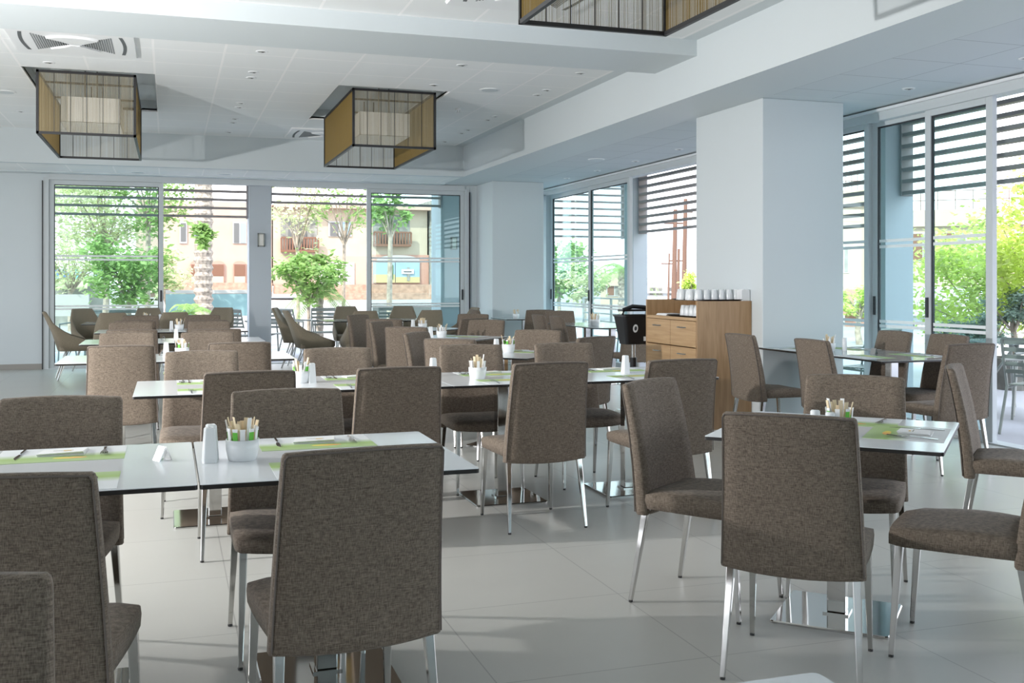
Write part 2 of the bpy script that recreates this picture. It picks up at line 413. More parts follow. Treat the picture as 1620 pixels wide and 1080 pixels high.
# ---------------------------------------------------------------- banquet style dining chair
def chair_proto():
    c = empty('dining_chair')
    tag(c, 'taupe woven dining chair', 'chair', 'taupe upholstered dining chairs')
    # backrest: curved slab that covers the rear of the seat
    rings = []
    zs = [.375, .383, .40, .47, .58, .70, .80, .87, .895, .906, .911]
    for z in zs:
        f = (z - .38) / .53
        yc = -.205 - .035 * f - .055 * f * f           # reclining spine
        hw = .236 - .020 * f
        th = (.060 - .018 * f) / 2
        shr = {.375: .008, .383: .002, .906: .004, .911: .012}.get(z, 0)
        bow = .022
        ring = []
        n = 9
        for i in range(n):       # rear side, left to right
            x = -hw + .010 + (2 * hw - .020) * i / (n - 1)
            ring.append((x, yc - th - bow * (1 - (x / hw) ** 2) + shr, z))
        ring.append((hw, yc - th * .5 + .0, z)); ring.append((hw, yc + th * .5, z))
        for i in range(n):
            x = hw - .010 - (2 * hw - .020) * i / (n - 1)
            ring.append((x, yc + th - bow * (1 - (x / hw) ** 2) - shr, z))
        ring.append((-hw, yc + th * .5, z)); ring.append((-hw, yc - th * .5, z))
        up = .006 * (1 if z > .85 else 0)
        ring = [(p[0], p[1], p[2] + up * (1 - (p[0] / hw) ** 2) - (.012 * (1 - (p[0] / hw) ** 2) if z < .39 else 0)) for p in ring]
        if z in (.906, .911, .895):
            k = {.895: .998, .906: .985, .911: .955}[z]
            ring = [(p[0] * k, p[1], p[2]) for p in ring]
        rings.append(ring)
    back = MB().loft(rings).build('backrest', 'fabric', c, smooth=True)
    pip = MB()
    path = []
    for z in (.385, .47, .58, .70, .80, .87, .895):
        f = (z - .38) / .53; yc = -.205 - .035 * f - .055 * f * f; hw = .236 - .020 * f; th = (.060 - .018 * f) / 2
        path.append((-hw + .004, yc - th - .001, z))
    top = [(-.205 + .41 * i / 10, -.205 - .035 - .052 - .021 - .022 * (1 - ((-.205 + .41 * i / 10) / .216) ** 2), .905 + .006 * (1 - ((-.205 + .41 * i / 10) / .216) ** 2)) for i in range(11)]
    pip.tube(path + top + [(-p[0], p[1], p[2]) for p in reversed(path)], .0028, 5)
    pip.build('piping', 'piping', back)
    # seat
    rings = []
    for k in range(9):
        y = -.20 + .43 * k / 8
        hw = .226 + .006 * sin(pi * k / 8)
        ztop = .472 + .010 * sin(pi * min(1, k / 6.0)) - (.016 if k == 8 else .003 if k == 7 else 0)
        zb = .402 + (.004 if k == 8 else 0)
        if k == 8: hw -= .012
        ring = []
        for i in range(9):
            x = -hw + 2 * hw * i / 8
            e = abs(x / hw)
            dz = -.012 * e ** 6 - .006 * (1 - e * e)
            ring.append((x, y + (.012 * (1 - e * e) if k == 8 else 0), ztop + dz))
        ring.append((hw * 1.012, y, (ztop + zb) / 2))
        for i in range(9):
            x = hw - 2 * hw * i / 8
            ring.append((x, y + (.012 * (1 - (x / hw) ** 2) if k == 8 else 0), zb - .012 * (1 - (x / hw) ** 2)))
        ring.append((-hw * 1.012, y, (ztop + zb) / 2))
        rings.append(ring)
    MB().loft(rings).build('seat', 'fabric', c, smooth=True)
    # four tapering square legs
    def legm(x0, y0, x1, y1, ztop):
        a, b = .0145, .0085
        r0 = [(x0 - a, y0 - a, ztop), (x0 + a, y0 - a, ztop), (x0 + a, y0 + a, ztop), (x0 - a, y0 + a, ztop)]
        r1 = [(x1 - b, y1 - b, .008), (x1 + b, y1 - b, .008), (x1 + b, y1 + b, .008), (x1 - b, y1 + b, .008)]
        return MB().loft([r1, r0])
    for x0, y0, x1, y1 in ((-.205, -.195, -.222, -.262), (.205, -.195, .222, -.262), (-.203, .195, -.214, .222), (.203, .195, .214, .222)):
        l = legm(x0, y0, x1, y1, .405).build('leg', 'chrome', c, bevel=.003, seg=2)
        MB().cyl(x1, y1, 0, .009, .009, n=10).build('foot_glide', 'glide', l)
    return c
CH = chair_proto(); chair_used = [False]
KS = .978
BACK = .30
def chair(x, y, rz, label, group=None):
    a = R(rz); x *= KS; y *= KS
    fx, fy = -sin(a), cos(a)
    loc = (x + fx * BACK, y + fy * BACK, 0)
    if not chair_used[0]:
        chair_used[0] = True; o = CH; o.location = loc; o.rotation_euler = (0, 0, a)
    else:
        o = copy_tree(CH, loc, a)
    o['label'] = label
    return o
W = 'taupe woven chair '
CHAIRS = [
 (-.382, 2.65, -9, W + 'seen from behind at the left table of the front row'),
 (.50, 2.76, 5, W + 'seen from behind, largest in the picture, at the right front-row table'),
 (-.39, 4.33, 172, W + 'facing the camera beyond the left front-row table'),
 (.46, 4.33, 180, W + 'facing the camera beyond the right front-row table'),
 (-.39, 1.74, 180, W + 'cut off by the bottom left corner of the picture'),
 (.383, 5.27, 1, W + 'seen from behind, leftmost on the near side of the long second row'),
 (1.135, 5.28, 0, W + 'seen from behind, second from left before the long second row'),
 (1.99, 5.33, 2, W + 'seen from behind, third from left before the long second row'),
 (2.78, 5.30, 2, W + 'seen from behind, rightmost on the near side of the long second row'),
 (.20, 6.87, 178, W + 'facing the camera, leftmost on the far side of the long second row'),
 (1.065, 6.92, 180, W + 'facing the camera, second from left beyond the long second row'),
 (2.0, 6.96, 178, W + 'facing the camera, third from left beyond the long second row'),
 (2.68, 6.93, 182, W + 'facing the camera, rightmost beyond the long second row'),
 (-.31, 7.65, 0, W + 'seen from behind at the left table of the third row'),
 (.49, 7.77, 0, W + 'seen from behind at the right table of the third row'),
 (-.34, 9.50, 180, W + 'facing the camera beyond the left third-row table'),
 (.32, 9.42, 180, W + 'facing the camera beyond the right third-row table'),
 (-.32, 10.1, 0, W + 'seen from behind at the left table of the fourth row'),
 (.42, 9.98, 0, W + 'seen from behind at the right table of the fourth row'),
 (-.385, 11.86, 180, W + 'facing the camera beyond the left fourth-row table'),
 (.42, 11.86, 180, W + 'facing the camera beyond the right fourth-row table'),
 (-.36, 12.45, 0, W + 'seen from behind at the left table of the fifth row'),
 (.42, 12.3, 0, W + 'seen from behind at the right table of the fifth row'),
 (-.34, 14.15, 180, W + 'facing the camera beyond the left fifth-row table'),
 (.42, 14.15, 180, W + 'facing the camera beyond the right fifth-row table'),
 (2.05, 7.73, -42, W + 'seen from behind at the near left side of the nearest turned table'),
 (2.03, 8.78, -130, W + 'turned sideways, its grey front showing, left of the nearest turned table'),
 (3.19, 8.87, 140, W + 'facing the camera beyond the nearest turned table'),
 (3.25, 7.66, 26, W + 'turned aside, right of the nearest turned table before the glass'),
 (2.18, 9.85, -35, W + 'seen from behind at the near left side of the middle turned table'),
 (2.20, 11.24, -133, W + 'turned sideways, its grey front showing, left of the middle turned table'),
 (3.46, 11.36, 138, W + 'facing the camera beyond the middle turned table with a shadow on it'),
 (2.38, 11.95, -30, W + 'seen from behind at the near left side of the farthest turned table'),
 (2.35, 13.55, -136, W + 'beyond the left side of the farthest turned table'),
 (3.89, 13.4, 140, W + 'facing the camera right of the farthest turned table'),
 (3.42, 11.75, 30, W + 'seen from behind, right of the farthest turned table'),
 (1.965, 3.0, -42, W + 'seen from behind in the right foreground at the corner-on table'),
 (2.05, 4.235, -145, W + 'in side view at the left of the corner-on table, right foreground'),
 (3.07, 4.13, 137, W + 'facing the camera beyond the corner-on table, right foreground'),
 (3.94, 4.47, -137, W + 'in side view facing away to the right, near the right edge'),
 (4.56, 7.68, -90, W + 'facing the windows beside the wooden cabinet'),
 (4.66, 6.80, -92, W + 'facing the windows, nearer of the two left of the window table'),
 (6.12, 7.66, 88, W + 'with its back to the glass, farther of two at the window table'),
 (6.15, 7.02, 88, W + 'with its back to the glass, nearer of two at the window table'),
 (5.42, 5.98, 4, W + 'seen from behind at the near end of the window table'),
 (4.65, 12.95, -90, W + 'left of the far glossy window table, farther of the two'),
 (4.65, 12.28, -90, W + 'left of the far glossy window table, nearer of the two'),
 (5.52, 14.42, 180, W + 'facing the camera at the far end of the far glossy window table'),
 (5.52, 11.62, 0, W + 'behind the black bin at the near end of the far glossy table'),
 (4.50, 15.45, -90, W + 'at the left of the table beside the far white column'),
 (5.42, 15.0, 0, W + 'at the near side of the table beside the far white column'),
]
for x, y, rz, lb in CHAIRS: chair(x, y, rz, lb)
# the chair whose seat alone shows at the right edge
o = copy_tree(CH, (2.77, 3.08, 0), R(41)); o['label'] = W + 'of which only the seat shows, bottom right edge'

# ---------------------------------------------------------------- tables
TW = .858
def table_proto(topm, name='dining_table'):
    t = empty(name)
    h = TW / 2
    tp = MB(); tp.loft([rrect(h, h, .012, .7355), rrect(h, h, .012, .7487)]); tp.cur = 1
    tp.loft([rrect(h - .0005, h - .0005, .012, .7487), rrect(h - .0012, h - .0012, .012, .7505)])
    tp.build('tabletop', ['edge', topm], t)
    pd = MB().box(-.036, .036, -.036, .036, .018, .722)
    pd.build('pedestal', 'chrome', t, bevel=.004, seg=2)
    MB().box(-.16, .16, -.16, .16, .722, .7355).build('mounting_plate', 'edge', t)
    b = MB(); b.loft([rrect(.225, .225, .015, 0), rrect(.225, .225, .015, .007), rrect(.221, .221, .013, .011)])
    b.box(-.05, .05, -.05, .05, .011, .018)
    b.build('base_plate', 'chrome', t)
    return t
TP = {'top': table_proto('top'), 'top_dark': table_proto('top_dark')}
t_used = {}
def table(cx, cy, rz, label, topm='top', group=None):
    if topm not in t_used: t_used[topm] = 1; o = TP[topm]; o.location = (cx, cy, 0); o.rotation_euler = (0, 0, R(rz))
    else: o = copy_tree(TP[topm], (cx, cy, 0), R(rz))
    tag(o, label, 'table', group or 'white square pedestal tables')
    return o
TABLES = {
 'Z': (.945 - .43, .505 + .43, 0, 'white table whose corner shows at the bottom edge of the picture'),
 'A1': (-.348, 3.61, 0, 'left white table of the front row, with a small steel card holder'),
 'A2': (.516, 3.61, 0, 'right white table of the front row, with the packet pot and shaker'),
 'B1': (.25, 6.145, 0, 'leftmost white table of the long second row'),
 'B2': (1.108, 6.145, 0, 'second from left white table of the long second row'),
 'B3': (1.966, 6.145, 0, 'third from left white table of the long second row'),
 'B4': (2.824, 6.145, 0, 'rightmost white table of the long second row'),
 'C1': (-.355, 8.56, 0, 'left white table of the third row'),
 'C2': (.505, 8.56, 0, 'right white table of the third row'),
 'D1': (-.375, 10.95, 0, 'left white table of the fourth row'),
 'D2': (.485, 10.95, 0, 'right white table of the fourth row'),
 'E1': (-.385, 13.2, 0, 'left white table of the fifth row'),
 'E2': (.475, 13.2, 0, 'right white table of the fifth row'),
 'T1': (2.62, 8.17, 45, 'nearest of the three white tables turned corner-on behind the second row'),
 'T2': (2.86, 10.62, 45, 'middle one of the three white tables turned corner-on'),
 'T3': (3.0, 12.7, 40, 'farthest of the three white tables turned corner-on'),
 'R1': (2.57, 3.57, 45, 'white table turned corner-on in the right foreground'),
}
for k, (x, y, r, lb) in TABLES.items(): table(x, y, r, lb)
for x, y, lb in ((5.47, 6.89, 'nearer glossy window table half beside the big white column'), (5.47, 7.75, 'farther glossy window table half against the big white column'),
                 (5.55, 12.56, 'nearer glossy table half at the far window'), (5.55, 13.42, 'farther glossy table half at the far window'),
                 (5.42, 15.75, 'glossy table beside the far white column')):
    table(x, y, 0, lb, 'top_dark', 'glossy square tables along the windows')

# ---------------------------------------------------------------- tub chairs and their tables at the back
def tub_proto():
    c = empty('tub_chair')
    N = 24; outer, inner = [], []
    def path(s):     # s 0..1 : right front -> rear -> left front; returns plan point, outward normal
        L = [(.245, .25), (.255, -.05), (.235, -.19), (.15, -.235), (-.15, -.235), (-.235, -.19), (-.255, -.05), (-.245, .25)]
        f = s * (len(L) - 1); i = min(int(f), len(L) - 2); u = f - i
        return (L[i][0] * (1 - u) + L[i + 1][0] * u, L[i][1] * (1 - u) + L[i + 1][1] * u)
    def topz(s):
        d = abs(s - .5) * 2
        return .93 if d < .30 else .93 - .43 * ((d - .30) / .70) ** .62
    rings = []
    for k in range(N + 1):
        s = k / N; x, y = path(s); z1 = topz(s); lean = (z1 - .42) * .34 * max(0, 1 - max(0, y + .235) * 1.9)
        nx, ny = x * .9, y; l = math.hypot(nx, ny) or 1; nx /= l; ny /= l
        a = .018
        sq = 1 - .16 * (z1 - .5) / .43
        ring = [(x * .93 + nx * a, y * .9 + ny * a, .395), ((x + nx * a), y + ny * a - lean * .3, (.395 + z1) / 2 - .02), ((x + nx * a) * sq, y + ny * a - lean, z1 - .012),
                (x * sq, y - lean, z1), ((x - nx * a) * sq, y - ny * a - lean, z1 - .012), (x - nx * a, y - ny * a - lean * .3, (.395 + z1) / 2), (x * .93 - nx * a, y * .9 - ny * a, .40)]
        rings.append(ring)
    MB().loft(rings).build('shell', 'tub', c, smooth=True)
    sp = MB(); sp.loft([rrect(.235, .235, .05, .392, 0, .02), rrect(.24, .24, .05, .41, 0, .02), rrect(.24, .24, .05, .47, 0, .02), rrect(.225, .225, .05, .482, 0, .02)])
    sp.build('seat', 'tub', c, smooth=False)
    for x0, y0, x1, y1 in ((-.15, -.12, -.22, -.24), (.15, -.12, .22, -.24), (-.15, .14, -.22, .2), (.15, .14, .22, .2)):
        MB().tube([(x0, y0, .395), (x1, y1, 0)], .011, 8).tube([(x0, y0 + .05, .395), (x1, y1, 0)], .008, 6).build('leg', 'satin', c)
    return c
TB = tub_proto(); tb_used = [False]
def tub(x, y, rz, label):
    a = R(rz)
    if not tb_used[0]: tb_used[0] = True; o = TB; o.location = (x, y, 0); o.rotation_euler = (0, 0, a)
    else: o = copy_tree(TB, (x, y, 0), a)
    tag(o, label, 'chair', 'olive brown tub chairs at the back')
T = 'olive brown tub chair '
for a in [(-1.22, 15.5, -82, T + 'in profile at the far left, facing right'), (-1.05, 16.62, -150, T + 'behind the profile one at far left, turned to the room'),
          (-.70, 15.02, 0, T + 'seen from behind, left of the back left tables'), (-.30, 16.72, 180, T + 'facing the room before the left glass pane'),
          (.08, 15.0, 0, T + 'seen from behind, right of the back left tables'), (.62, 16.6, 150, T + 'facing left beside the palm trunk view'),
          (1.97, 15.04, -86, T + 'in profile facing right, nearest in the open doorway'), (1.95, 16.45, -108, T + 'just behind the profile one in the open doorway'),
          (2.78, 16.72, 180, T + 'facing the room beyond the right back tables'), (2.62, 14.85, 0, T + 'seen from behind, left of the right back tables'),
          (3.62, 16.65, 165, T + 'facing the room at the right glass pane'), (3.52, 14.95, 12, T + 'seen from behind, right of the right back tables'),
          (4.22, 15.75, 95, T + 'in profile facing left beside the white corner')]: tub(*a)
for x, y, lb in ((-.72, 15.86, 'small glossy table among the tub chairs, far left'), (.14, 15.86, 'small glossy table among the tub chairs before the palm'),
                 (2.62, 15.8, 'glossy table among tub chairs before the open doorway'), (3.48, 15.8, 'glossy table among tub chairs before the right glass pane')):
    table(x, y, 0, lb, 'top_dark', 'glossy square tables at the back')

# ---------------------------------------------------------------- tableware
TZ = .7505
def flat_tool(kind):
    mb = MB()
    if kind == 'knife':
        mb.loft([rrect(.004, .045, .003, .0, 0, -.06), rrect(.004, .045, .003, .005, 0, -.06)])
        mb.loft([[(-.004, -.015, 0), (.004, -.015, 0), (.009, .03, 0), (.009, .07, 0), (-.002, .105, 0), (-.005, .05, 0)], [(-.004, -.015, .0025), (.004, -.015, .0025), (.009, .03, .0015), (.009, .07, .0015), (-.002, .105, .0015), (-.005, .05, .0025)]])
    else:
        mb.loft([[(-.005, -.1, 0), (.005, -.1, 0), (.003, 0, .006), (-.003, 0, .006)], [(-.005, -.1, .003), (.005, -.1, .003), (.003, 0, .009), (-.003, 0, .009)]])
        if kind == 'fork':
            mb.loft([[(-.003, 0, .006), (.003, 0, .006), (.012, .03, .002), (-.012, .03, .002)], [(-.003, 0, .009), (.003, 0, .009), (.012, .03, .005), (-.012, .03, .005)]])
            for i in range(4):
                x = -.0105 + .007 * i
                mb.loft([[(x - .0015, .03, .002), (x + .0015, .03, .002), (x + .001, .085, .006), (x - .001, .085, .006)], [(x - .0015, .03, .005), (x + .0015, .03, .005), (x + .001, .085, .008), (x - .001, .085, .008)]])
        else:
            n = 12
            for s0, s1, z0, z1 in ((.3, 1.0, .001, .006),):
                mb.loft([[(.017 * sc * cos(2 * pi * i / n), .035 + .03 * sc * sin(2 * pi * i / n), z) for i in range(n)] for sc, z in ((.35, 0.0), (.9, .003), (1.0, .007), (.85, .005), (.3, .002))])
    return mb
TOOL = {}
def tool(kind, x, y, rz, label, group):
    if kind not in TOOL:
        o = flat_tool(kind).build(kind, 'steel', smooth=(kind == 'spoon')); TOOL[kind] = o
    else:
        o = TOOL[kind].copy(); col.objects.link(o)
    o.location = (x, y, TZ + .0012); o.rotation_euler = (0, 0, R(rz))
    tag(o, label, {'knife': 'knife', 'fork': 'fork', 'spoon': 'spoon'}[kind], group)
P = {}
def seat_setting(tk, ang, who, items='mnkf'):
    """ang: direction (deg, table frame) from the table centre to the sitter; local -Y of the mat points to the sitter"""
    cx, cy, r, _ = TABLES[tk] if tk in TABLES else tk
    a = R(r + ang); dx, dy = cos(a), sin(a)
    rz = math.degrees(a) + 90
    def at(lx, ly):
        b = R(rz); return cx + dx * .268 + lx * cos(b) - ly * sin(b), cy + dy * .268 + lx * sin(b) + ly * cos(b)
    if 'm' in items:
        if 'mat' not in P: P['mat'] = MB().box(-.205, .205, -.145, .145, 0, .0012).build('placemat', 'placemat'); o = P['mat']
        else: o = P['mat'].copy(); col.objects.link(o)
        o.location = (cx + dx * .268, cy + dy * .268, TZ); o.rotation_euler = (0, 0, R(rz))
        tag(o, 'green and white printed placemat ' + who, 'placemat', 'printed paper placemats')
    if 'n' in items:
        if 'nap' not in P:
            nb = MB(); nb.loft([[(-.075, -.06, 0), (.075, -.06, 0), (.078, .06, 0), (-.072, .06, 0)], [(-.075, -.06, .003), (.075, -.06, .006), (.078, .06, .004), (-.072, .06, .002)]])
            nb.loft([[(-.075, -.06, .004), (.075, -.06, .007), (.076, .055, .006), (-.07, .05, .004)], [(-.077, -.064, .008), (.070, -.066, .014), (.074, .052, .009), (-.07, .045, .006)]])
            o = nb.build('napkin', 'paper'); P['nap'] = o
            MB().loft([[(-.03, -.012, .0102), (.035, -.012, .0112), (.035, -.008, .0112), (-.03, -.008, .0102)], [(-.03, -.012, .0106), (.035, -.012, .0116), (.035, -.008, .0116), (-.03, -.008, .0106)]]).build('print', 'grey_ink', o)
            MB().loft([[(.005, -.026, .0112), (.03, -.026, .0122), (.03, -.018, .0119), (.005, -.018, .0109)], [(.005, -.026, .0118), (.03, -.026, .0128), (.03, -.018, .0125), (.005, -.018, .0115)]]).build('emblem', 'yellow_ink', o)
        else: o = copy_tree(P['nap'], (0, 0, 0), 0)
        x, y = at(-.0, -.03); o.location = (x, y, TZ + .0013); o.rotation_euler = (0, 0, R(rz + 180 + random.uniform(-8, 8)))
        tag(o, 'folded white paper napkin ' + who, 'napkin', 'folded paper napkins')
    if 'k' in items: x, y = at(.135, -.02); tool('knife', x, y, rz + random.uniform(-4, 4), 'steel knife on the placemat ' + who, 'steel table knives')
    if 'f' in items: x, y = at(-.135, -.02); tool('fork', x, y, rz + random.uniform(-4, 4), 'steel fork on the placemat ' + who, 'steel table forks')
    if 's' in items: x, y = at(.175, -.01); tool('spoon', x, y, rz + random.uniform(-6, 6), 'steel spoon beside the placemat ' + who, 'steel table spoons')
for tk, nm in (('A1', 'left front-row table'), ('A2', 'right front-row table')):
    seat_setting(tk, 90, 'at the far side of the ' + nm); seat_setting(tk, -90, 'at the near side of the ' + nm)
for tk, nm in (('B1', 'leftmost'), ('B2', 'second'), ('B3', 'third'), ('B4', 'rightmost')):
    seat_setting(tk, 90, 'on the far side of the %s second-row table' % nm, 'mnks'); seat_setting(tk, -90, 'on the near side of the %s second-row table' % nm, 'mkf')
seat_setting('R1', -45 + 0, 'at the right corner side of the corner-on foreground table', '') if False else None
seat_setting('R1', -90, 'toward the lower right of the corner-on foreground table', 'mnkf')
seat_setting('R1', 0, 'toward the upper right of the corner-on foreground table', 'mf')
seat_setting('T1', 90, 'on the upper left of the nearest turned table', 'mk')
seat_setting('T1', 0, 'on the upper right of the nearest turned table', 'mnk')
seat_setting('T2', 0, 'on the upper right of the middle turned table', 'mk')
GT = [(5.47, 6.89, 0, ''), (5.47, 7.75, 0, '')]
seat_setting(GT[0], 180, 'on the left of the nearer window table half', 'mkf'); seat_setting(GT[0], 0, 'on the glass side of the nearer window table half', 'mkf')
seat_setting(GT[1], 180, 'on the left of the farther window table half', 'mkf'); seat_setting(GT[1], 0, 'on the glass side of the farther window table half', 'mkf')

# pots with sugar packets, shakers, card holders
def pot(x, y, z, n, where, greens=True, sc=1.0):
    sc *= 1.13; p = MB(); r = .048 * sc; h = .062 * sc
    p.lathe(0, 0, [(r * .82, 0), (r * .86, .002), (r, h * .55), (r * 1.02, h), (r * .97, h), (r * .94, h * .6), (r * .78, .006), (0.001, .005)], 24)
    o = p.build('packet_pot', 'white', smooth=True); o.location = (x, y, z)
    tag(o, 'round white ceramic pot of sugar packets ' + where, 'pot', 'white packet pots')
    rnd = random.Random(hash(where) % 1000 if False else int(x * 97 + y * 31) % 997)
    n_out = int(n * .6); n = n + 4
    for i in range(n):
        outer = i < n_out
        a = 2 * pi * i / n_out + rnd.uniform(-.08, .08) if outer else rnd.uniform(0, 2 * pi)
        rr = r * (.74 if outer else rnd.uniform(.1, .5)); px, py = rr * cos(a), rr * sin(a)
        hh = (h + .034 * sc + rnd.uniform(-.002, .003)) if outer else (h + rnd.uniform(.045, .068) * sc)
        lean = .10 if outer else rnd.uniform(.1, .28)
        q = MB(); wd = (.0068 if outer else .0058) * sc; th = .0018
        ax = Vector((-sin(a), cos(a), 0)); out = Vector((cos(a), sin(a), 0))
        def pt(s, d, zz): return Vector((px, py, 0)) + ax * s + out * (d + lean * zz) + Vector((0, 0, zz))
        zb = .008
        seg = [zb, hh * (.90 if outer else .62), hh * (.95 if outer else .8), hh]
        green = greens and outer and i % 2 == 0
        for k in range(3):
            q.cur = (1 if (k == 0 and green) else 0)
            w0 = wd * (1.1 if k < 2 else 1.2)
            q.loft([[pt(-w0, -th, seg[k]), pt(w0, -th, seg[k]), pt(w0, th, seg[k]), pt(-w0, th, seg[k])], [pt(-w0, -th * .6, seg[k + 1]), pt(w0, -th * .6, seg[k + 1]), pt(w0, th * .6, seg[k + 1]), pt(-w0, th * .6, seg[k + 1])]])
        cm_ = 'paper' if (outer or rnd.random() < .25) else 'cream'
        s = q.build('sugar_packet', [cm_, 'green']); s.location = (x, y, z + .0)
        dirs = ('right', 'back right', 'back', 'back left', 'left', 'front left', 'front', 'front right')[int(((a % (2 * pi)) + pi / 8) / (pi / 4)) % 8]
        colr = ('green and ' if green else '') + ('cream' if cm_ == 'cream' else 'white')
        tag(s, '%s%s packet at the %s, pot %s' % ('' if outer else 'tall ', colr, dirs, where), 'packet', 'packets in the pot ' + where)
def shaker(x, y, z, where, rnd_=False, h=.115, which=''):
    s = MB()
    if rnd_: s.lathe(0, 0, [(.019, 0), (.02, .002), (.0185, h * .95), (.015, h * .995), (.002, h)], 18)
    else: s.loft([rrect(.023, .023, .006, 0), rrect(.023, .023, .006, .003), rrect(.0165, .0165, .005, h - .004), rrect(.013, .013, .005, h)])
    o = s.build('shaker', 'white', smooth=rnd_); o.location = (x, y, z); o.rotation_euler = (0, 0, R(8))
    tp = MB()
    for a, b in ((0, 0), (.005, 0), (-.005, 0), (0, .005), (0, -.005)): tp.cyl(a, b, h - .0005, h + .0004, .0011, n=6)
    tp.build('pour_holes', 'hole', o)
    tag(o, 'white ceramic %s shaker %s' % ('round' if rnd_ else 'square tapering', where), 'shaker', 'white ceramic shakers')
def holder(x, y, z, rz, where):
    o = MB(); c = .045
    for sx_ in (-1, 1):
        o.loft([[(sx_ * .02, -c / 2, 0), (sx_ * .024, -c / 2, 0), (sx_ * .024, c / 2, 0), (sx_ * .02, c / 2, 0)], [(sx_ * .0, -c / 2, .04), (sx_ * .003, -c / 2, .046), (sx_ * .003, c / 2, .046), (sx_ * .0, c / 2, .04)]])
    o.box(-.022, .022, -c / 2, c / 2, 0, .002)
    b = o.build('card_holder', 'steel'); b.location = (x, y, z); b.rotation_euler = (0, 0, R(rz))
    tag(b, 'small folded steel card holder ' + where, 'card holder', 'steel card holders')
pot(.235, 3.585, TZ, 20, 'on the right front-row table'); shaker(.128, 3.57, TZ, 'nearer of two on the right front-row table'); shaker(.135, 3.622, TZ, 'farther of two on the right front-row table', h=.118)
holder(-.02, 3.66, TZ, 28, 'on the left front-row table')
pot(.74, 6.19, TZ, 12, 'left on the long second row', greens=True); shaker(.80, 6.17, TZ, 'left on the long second row')
pot(1.80, 6.01 + .1, TZ, 12, 'in the middle of the long second row', greens=False); shaker(2.82, 6.17, TZ, 'right on the long second row')
shaker(1.58, 6.35, TZ, 'behind a chair on the long second row')
pot(2.70, 8.25, TZ, 10, 'on the nearest turned table'); shaker(2.60, 8.27, TZ, 'on the nearest turned table')
pot(2.74, 10.65, TZ, 10, 'on the middle turned table', False); shaker(2.63, 10.68, TZ, 'on the middle turned table')
pot(3.0, 12.6, TZ, 10, 'on the farthest turned table', False); shaker(2.9, 12.7, TZ, 'on the farthest turned table')
pot(2.47, 3.42, TZ, 14, 'on the corner-on foreground table'); shaker(2.375, 3.44, TZ, 'left of two on the corner-on foreground table', True, .10); shaker(2.415, 3.40, TZ, 'right of two on the corner-on foreground table', True, .095)
pot(.10, 8.63, TZ, 10, 'on the third row'); shaker(-.02, 8.62, TZ, 'on the third row'); holder(-.05, 8.8, TZ, 10, 'on the left third-row table')
holder(-.05, 11.05, TZ, 0, 'on the left fourth-row table'); shaker(.07, 11.0, TZ, 'on the fourth row')
holder(-.1, 13.3, TZ, 0, 'on the left fifth-row table'); pot(.12, 13.2, TZ, 8, 'on the fifth row', False); shaker(.03, 13.2, TZ, 'on the fifth row')
pot(5.35, 7.55, TZ, 10, 'on the window table by the column', False); shaker(5.47, 7.5, TZ, 'on the window table by the column', True)
holder(5.5, 7.15, TZ, 20, 'on the window table by the column')
pot(5.38, 12.75, TZ, 8, 'on the far glossy window table', False, 1.25); holder(5.62, 12.35, TZ, 10, 'on the far glossy window table')
pot(5.3, 15.8, TZ, 8, 'on the table by the far column', False); 
pot(-.3, 15.9, TZ, 8, 'on the back left tub table', False); shaker(-.12, 15.9, TZ, 'on the back left tub table')

# ---------------------------------------------------------------- wooden service cabinet, trays, cups, bin
cb = empty('service_cabinet', (4.52, 8.34, 0)); tag(cb, 'tall oak service cabinet with drawers against the big white column', 'cabinet')
CW, CD = .555, 1.06      # x size, y size; drawers on the -X face
MB().box(0, CW, 0, .022, 0, 1.165).build('side_panel', 'wood', cb)
MB().box(0, CW, CD - .022, CD, 0, 1.165).build('side_panel', 'wood', cb)
MB().box(CW - .02, CW, .022, CD - .022, .03, 1.165).build('back_panel', 'wood', cb)
MB().box(0, CW - .02, .022, CD - .022, .985, 1.012).build('worktop', 'wood_h', cb)
MB().box(.02, CW - .02, .022, CD - .022, .03, .06).build('bottom_shelf', 'wood', cb)
hd0 = None
for j in range(2):
    y0 = .026 + j * .508
    for i, (za, zb) in enumerate(((.745, .98), (.50, .735), (.255, .49), (.03, .245))):
        d = MB().box(-.003, .018, y0, y0 + .500, za, zb).build('drawer', 'wood_h', cb, bevel=.002, seg=1)
        MB().tube([(-.003, y0 + .19, zb - .06), (-.028, y0 + .195, zb - .06), (-.028, y0 + .31, zb - .06), (-.003, y0 + .315, zb - .06)], .006, 6).build('handle', 'satin', d)
def tray(x, y, z, lb):
    t = MB(); t.loft([rrect(.20, .29, .05, 0), rrect(.225, .315, .05, .014), rrect(.22, .31, .05, .014), rrect(.195, .285, .05, .004)])
    o = t.build('serving_tray', 'black'); o.location = (x, y, z); tag(o, lb, 'tray', 'black serving trays')
tray(4.78, 8.75, 1.0125, 'black oval tray under the lower cups on the cabinet'); tray(4.79, 8.66, 1.166, 'black tray carrying the upper row of white cups')
cup = None
def add_cup(x, y, z, lb, grp):
    global cup
    if cup is None:
        m = MB(); m.lathe(0, 0, [(.037, 0), (.038, .004), (.034, .06), (.026, .098), (.022, .10), (.001, .10)], 16); cup = m.build('cup', 'white', smooth=True); o = cup
    else: o = cup.copy(); col.objects.link(o)
    o.location = (x, y, z); tag(o, lb, 'cup', grp)
NT = ('first', 'second', 'third', 'fourth', 'fifth')
for i in range(3):
    for j in range(4): add_cup(4.66 + .088 * i, 8.60 + .088 * j, 1.019, 'upturned white cup on the lower tray, %s from left, %s row back' % (NT[i], NT[j]), 'upturned cups on the lower tray')
NT += ('sixth',)
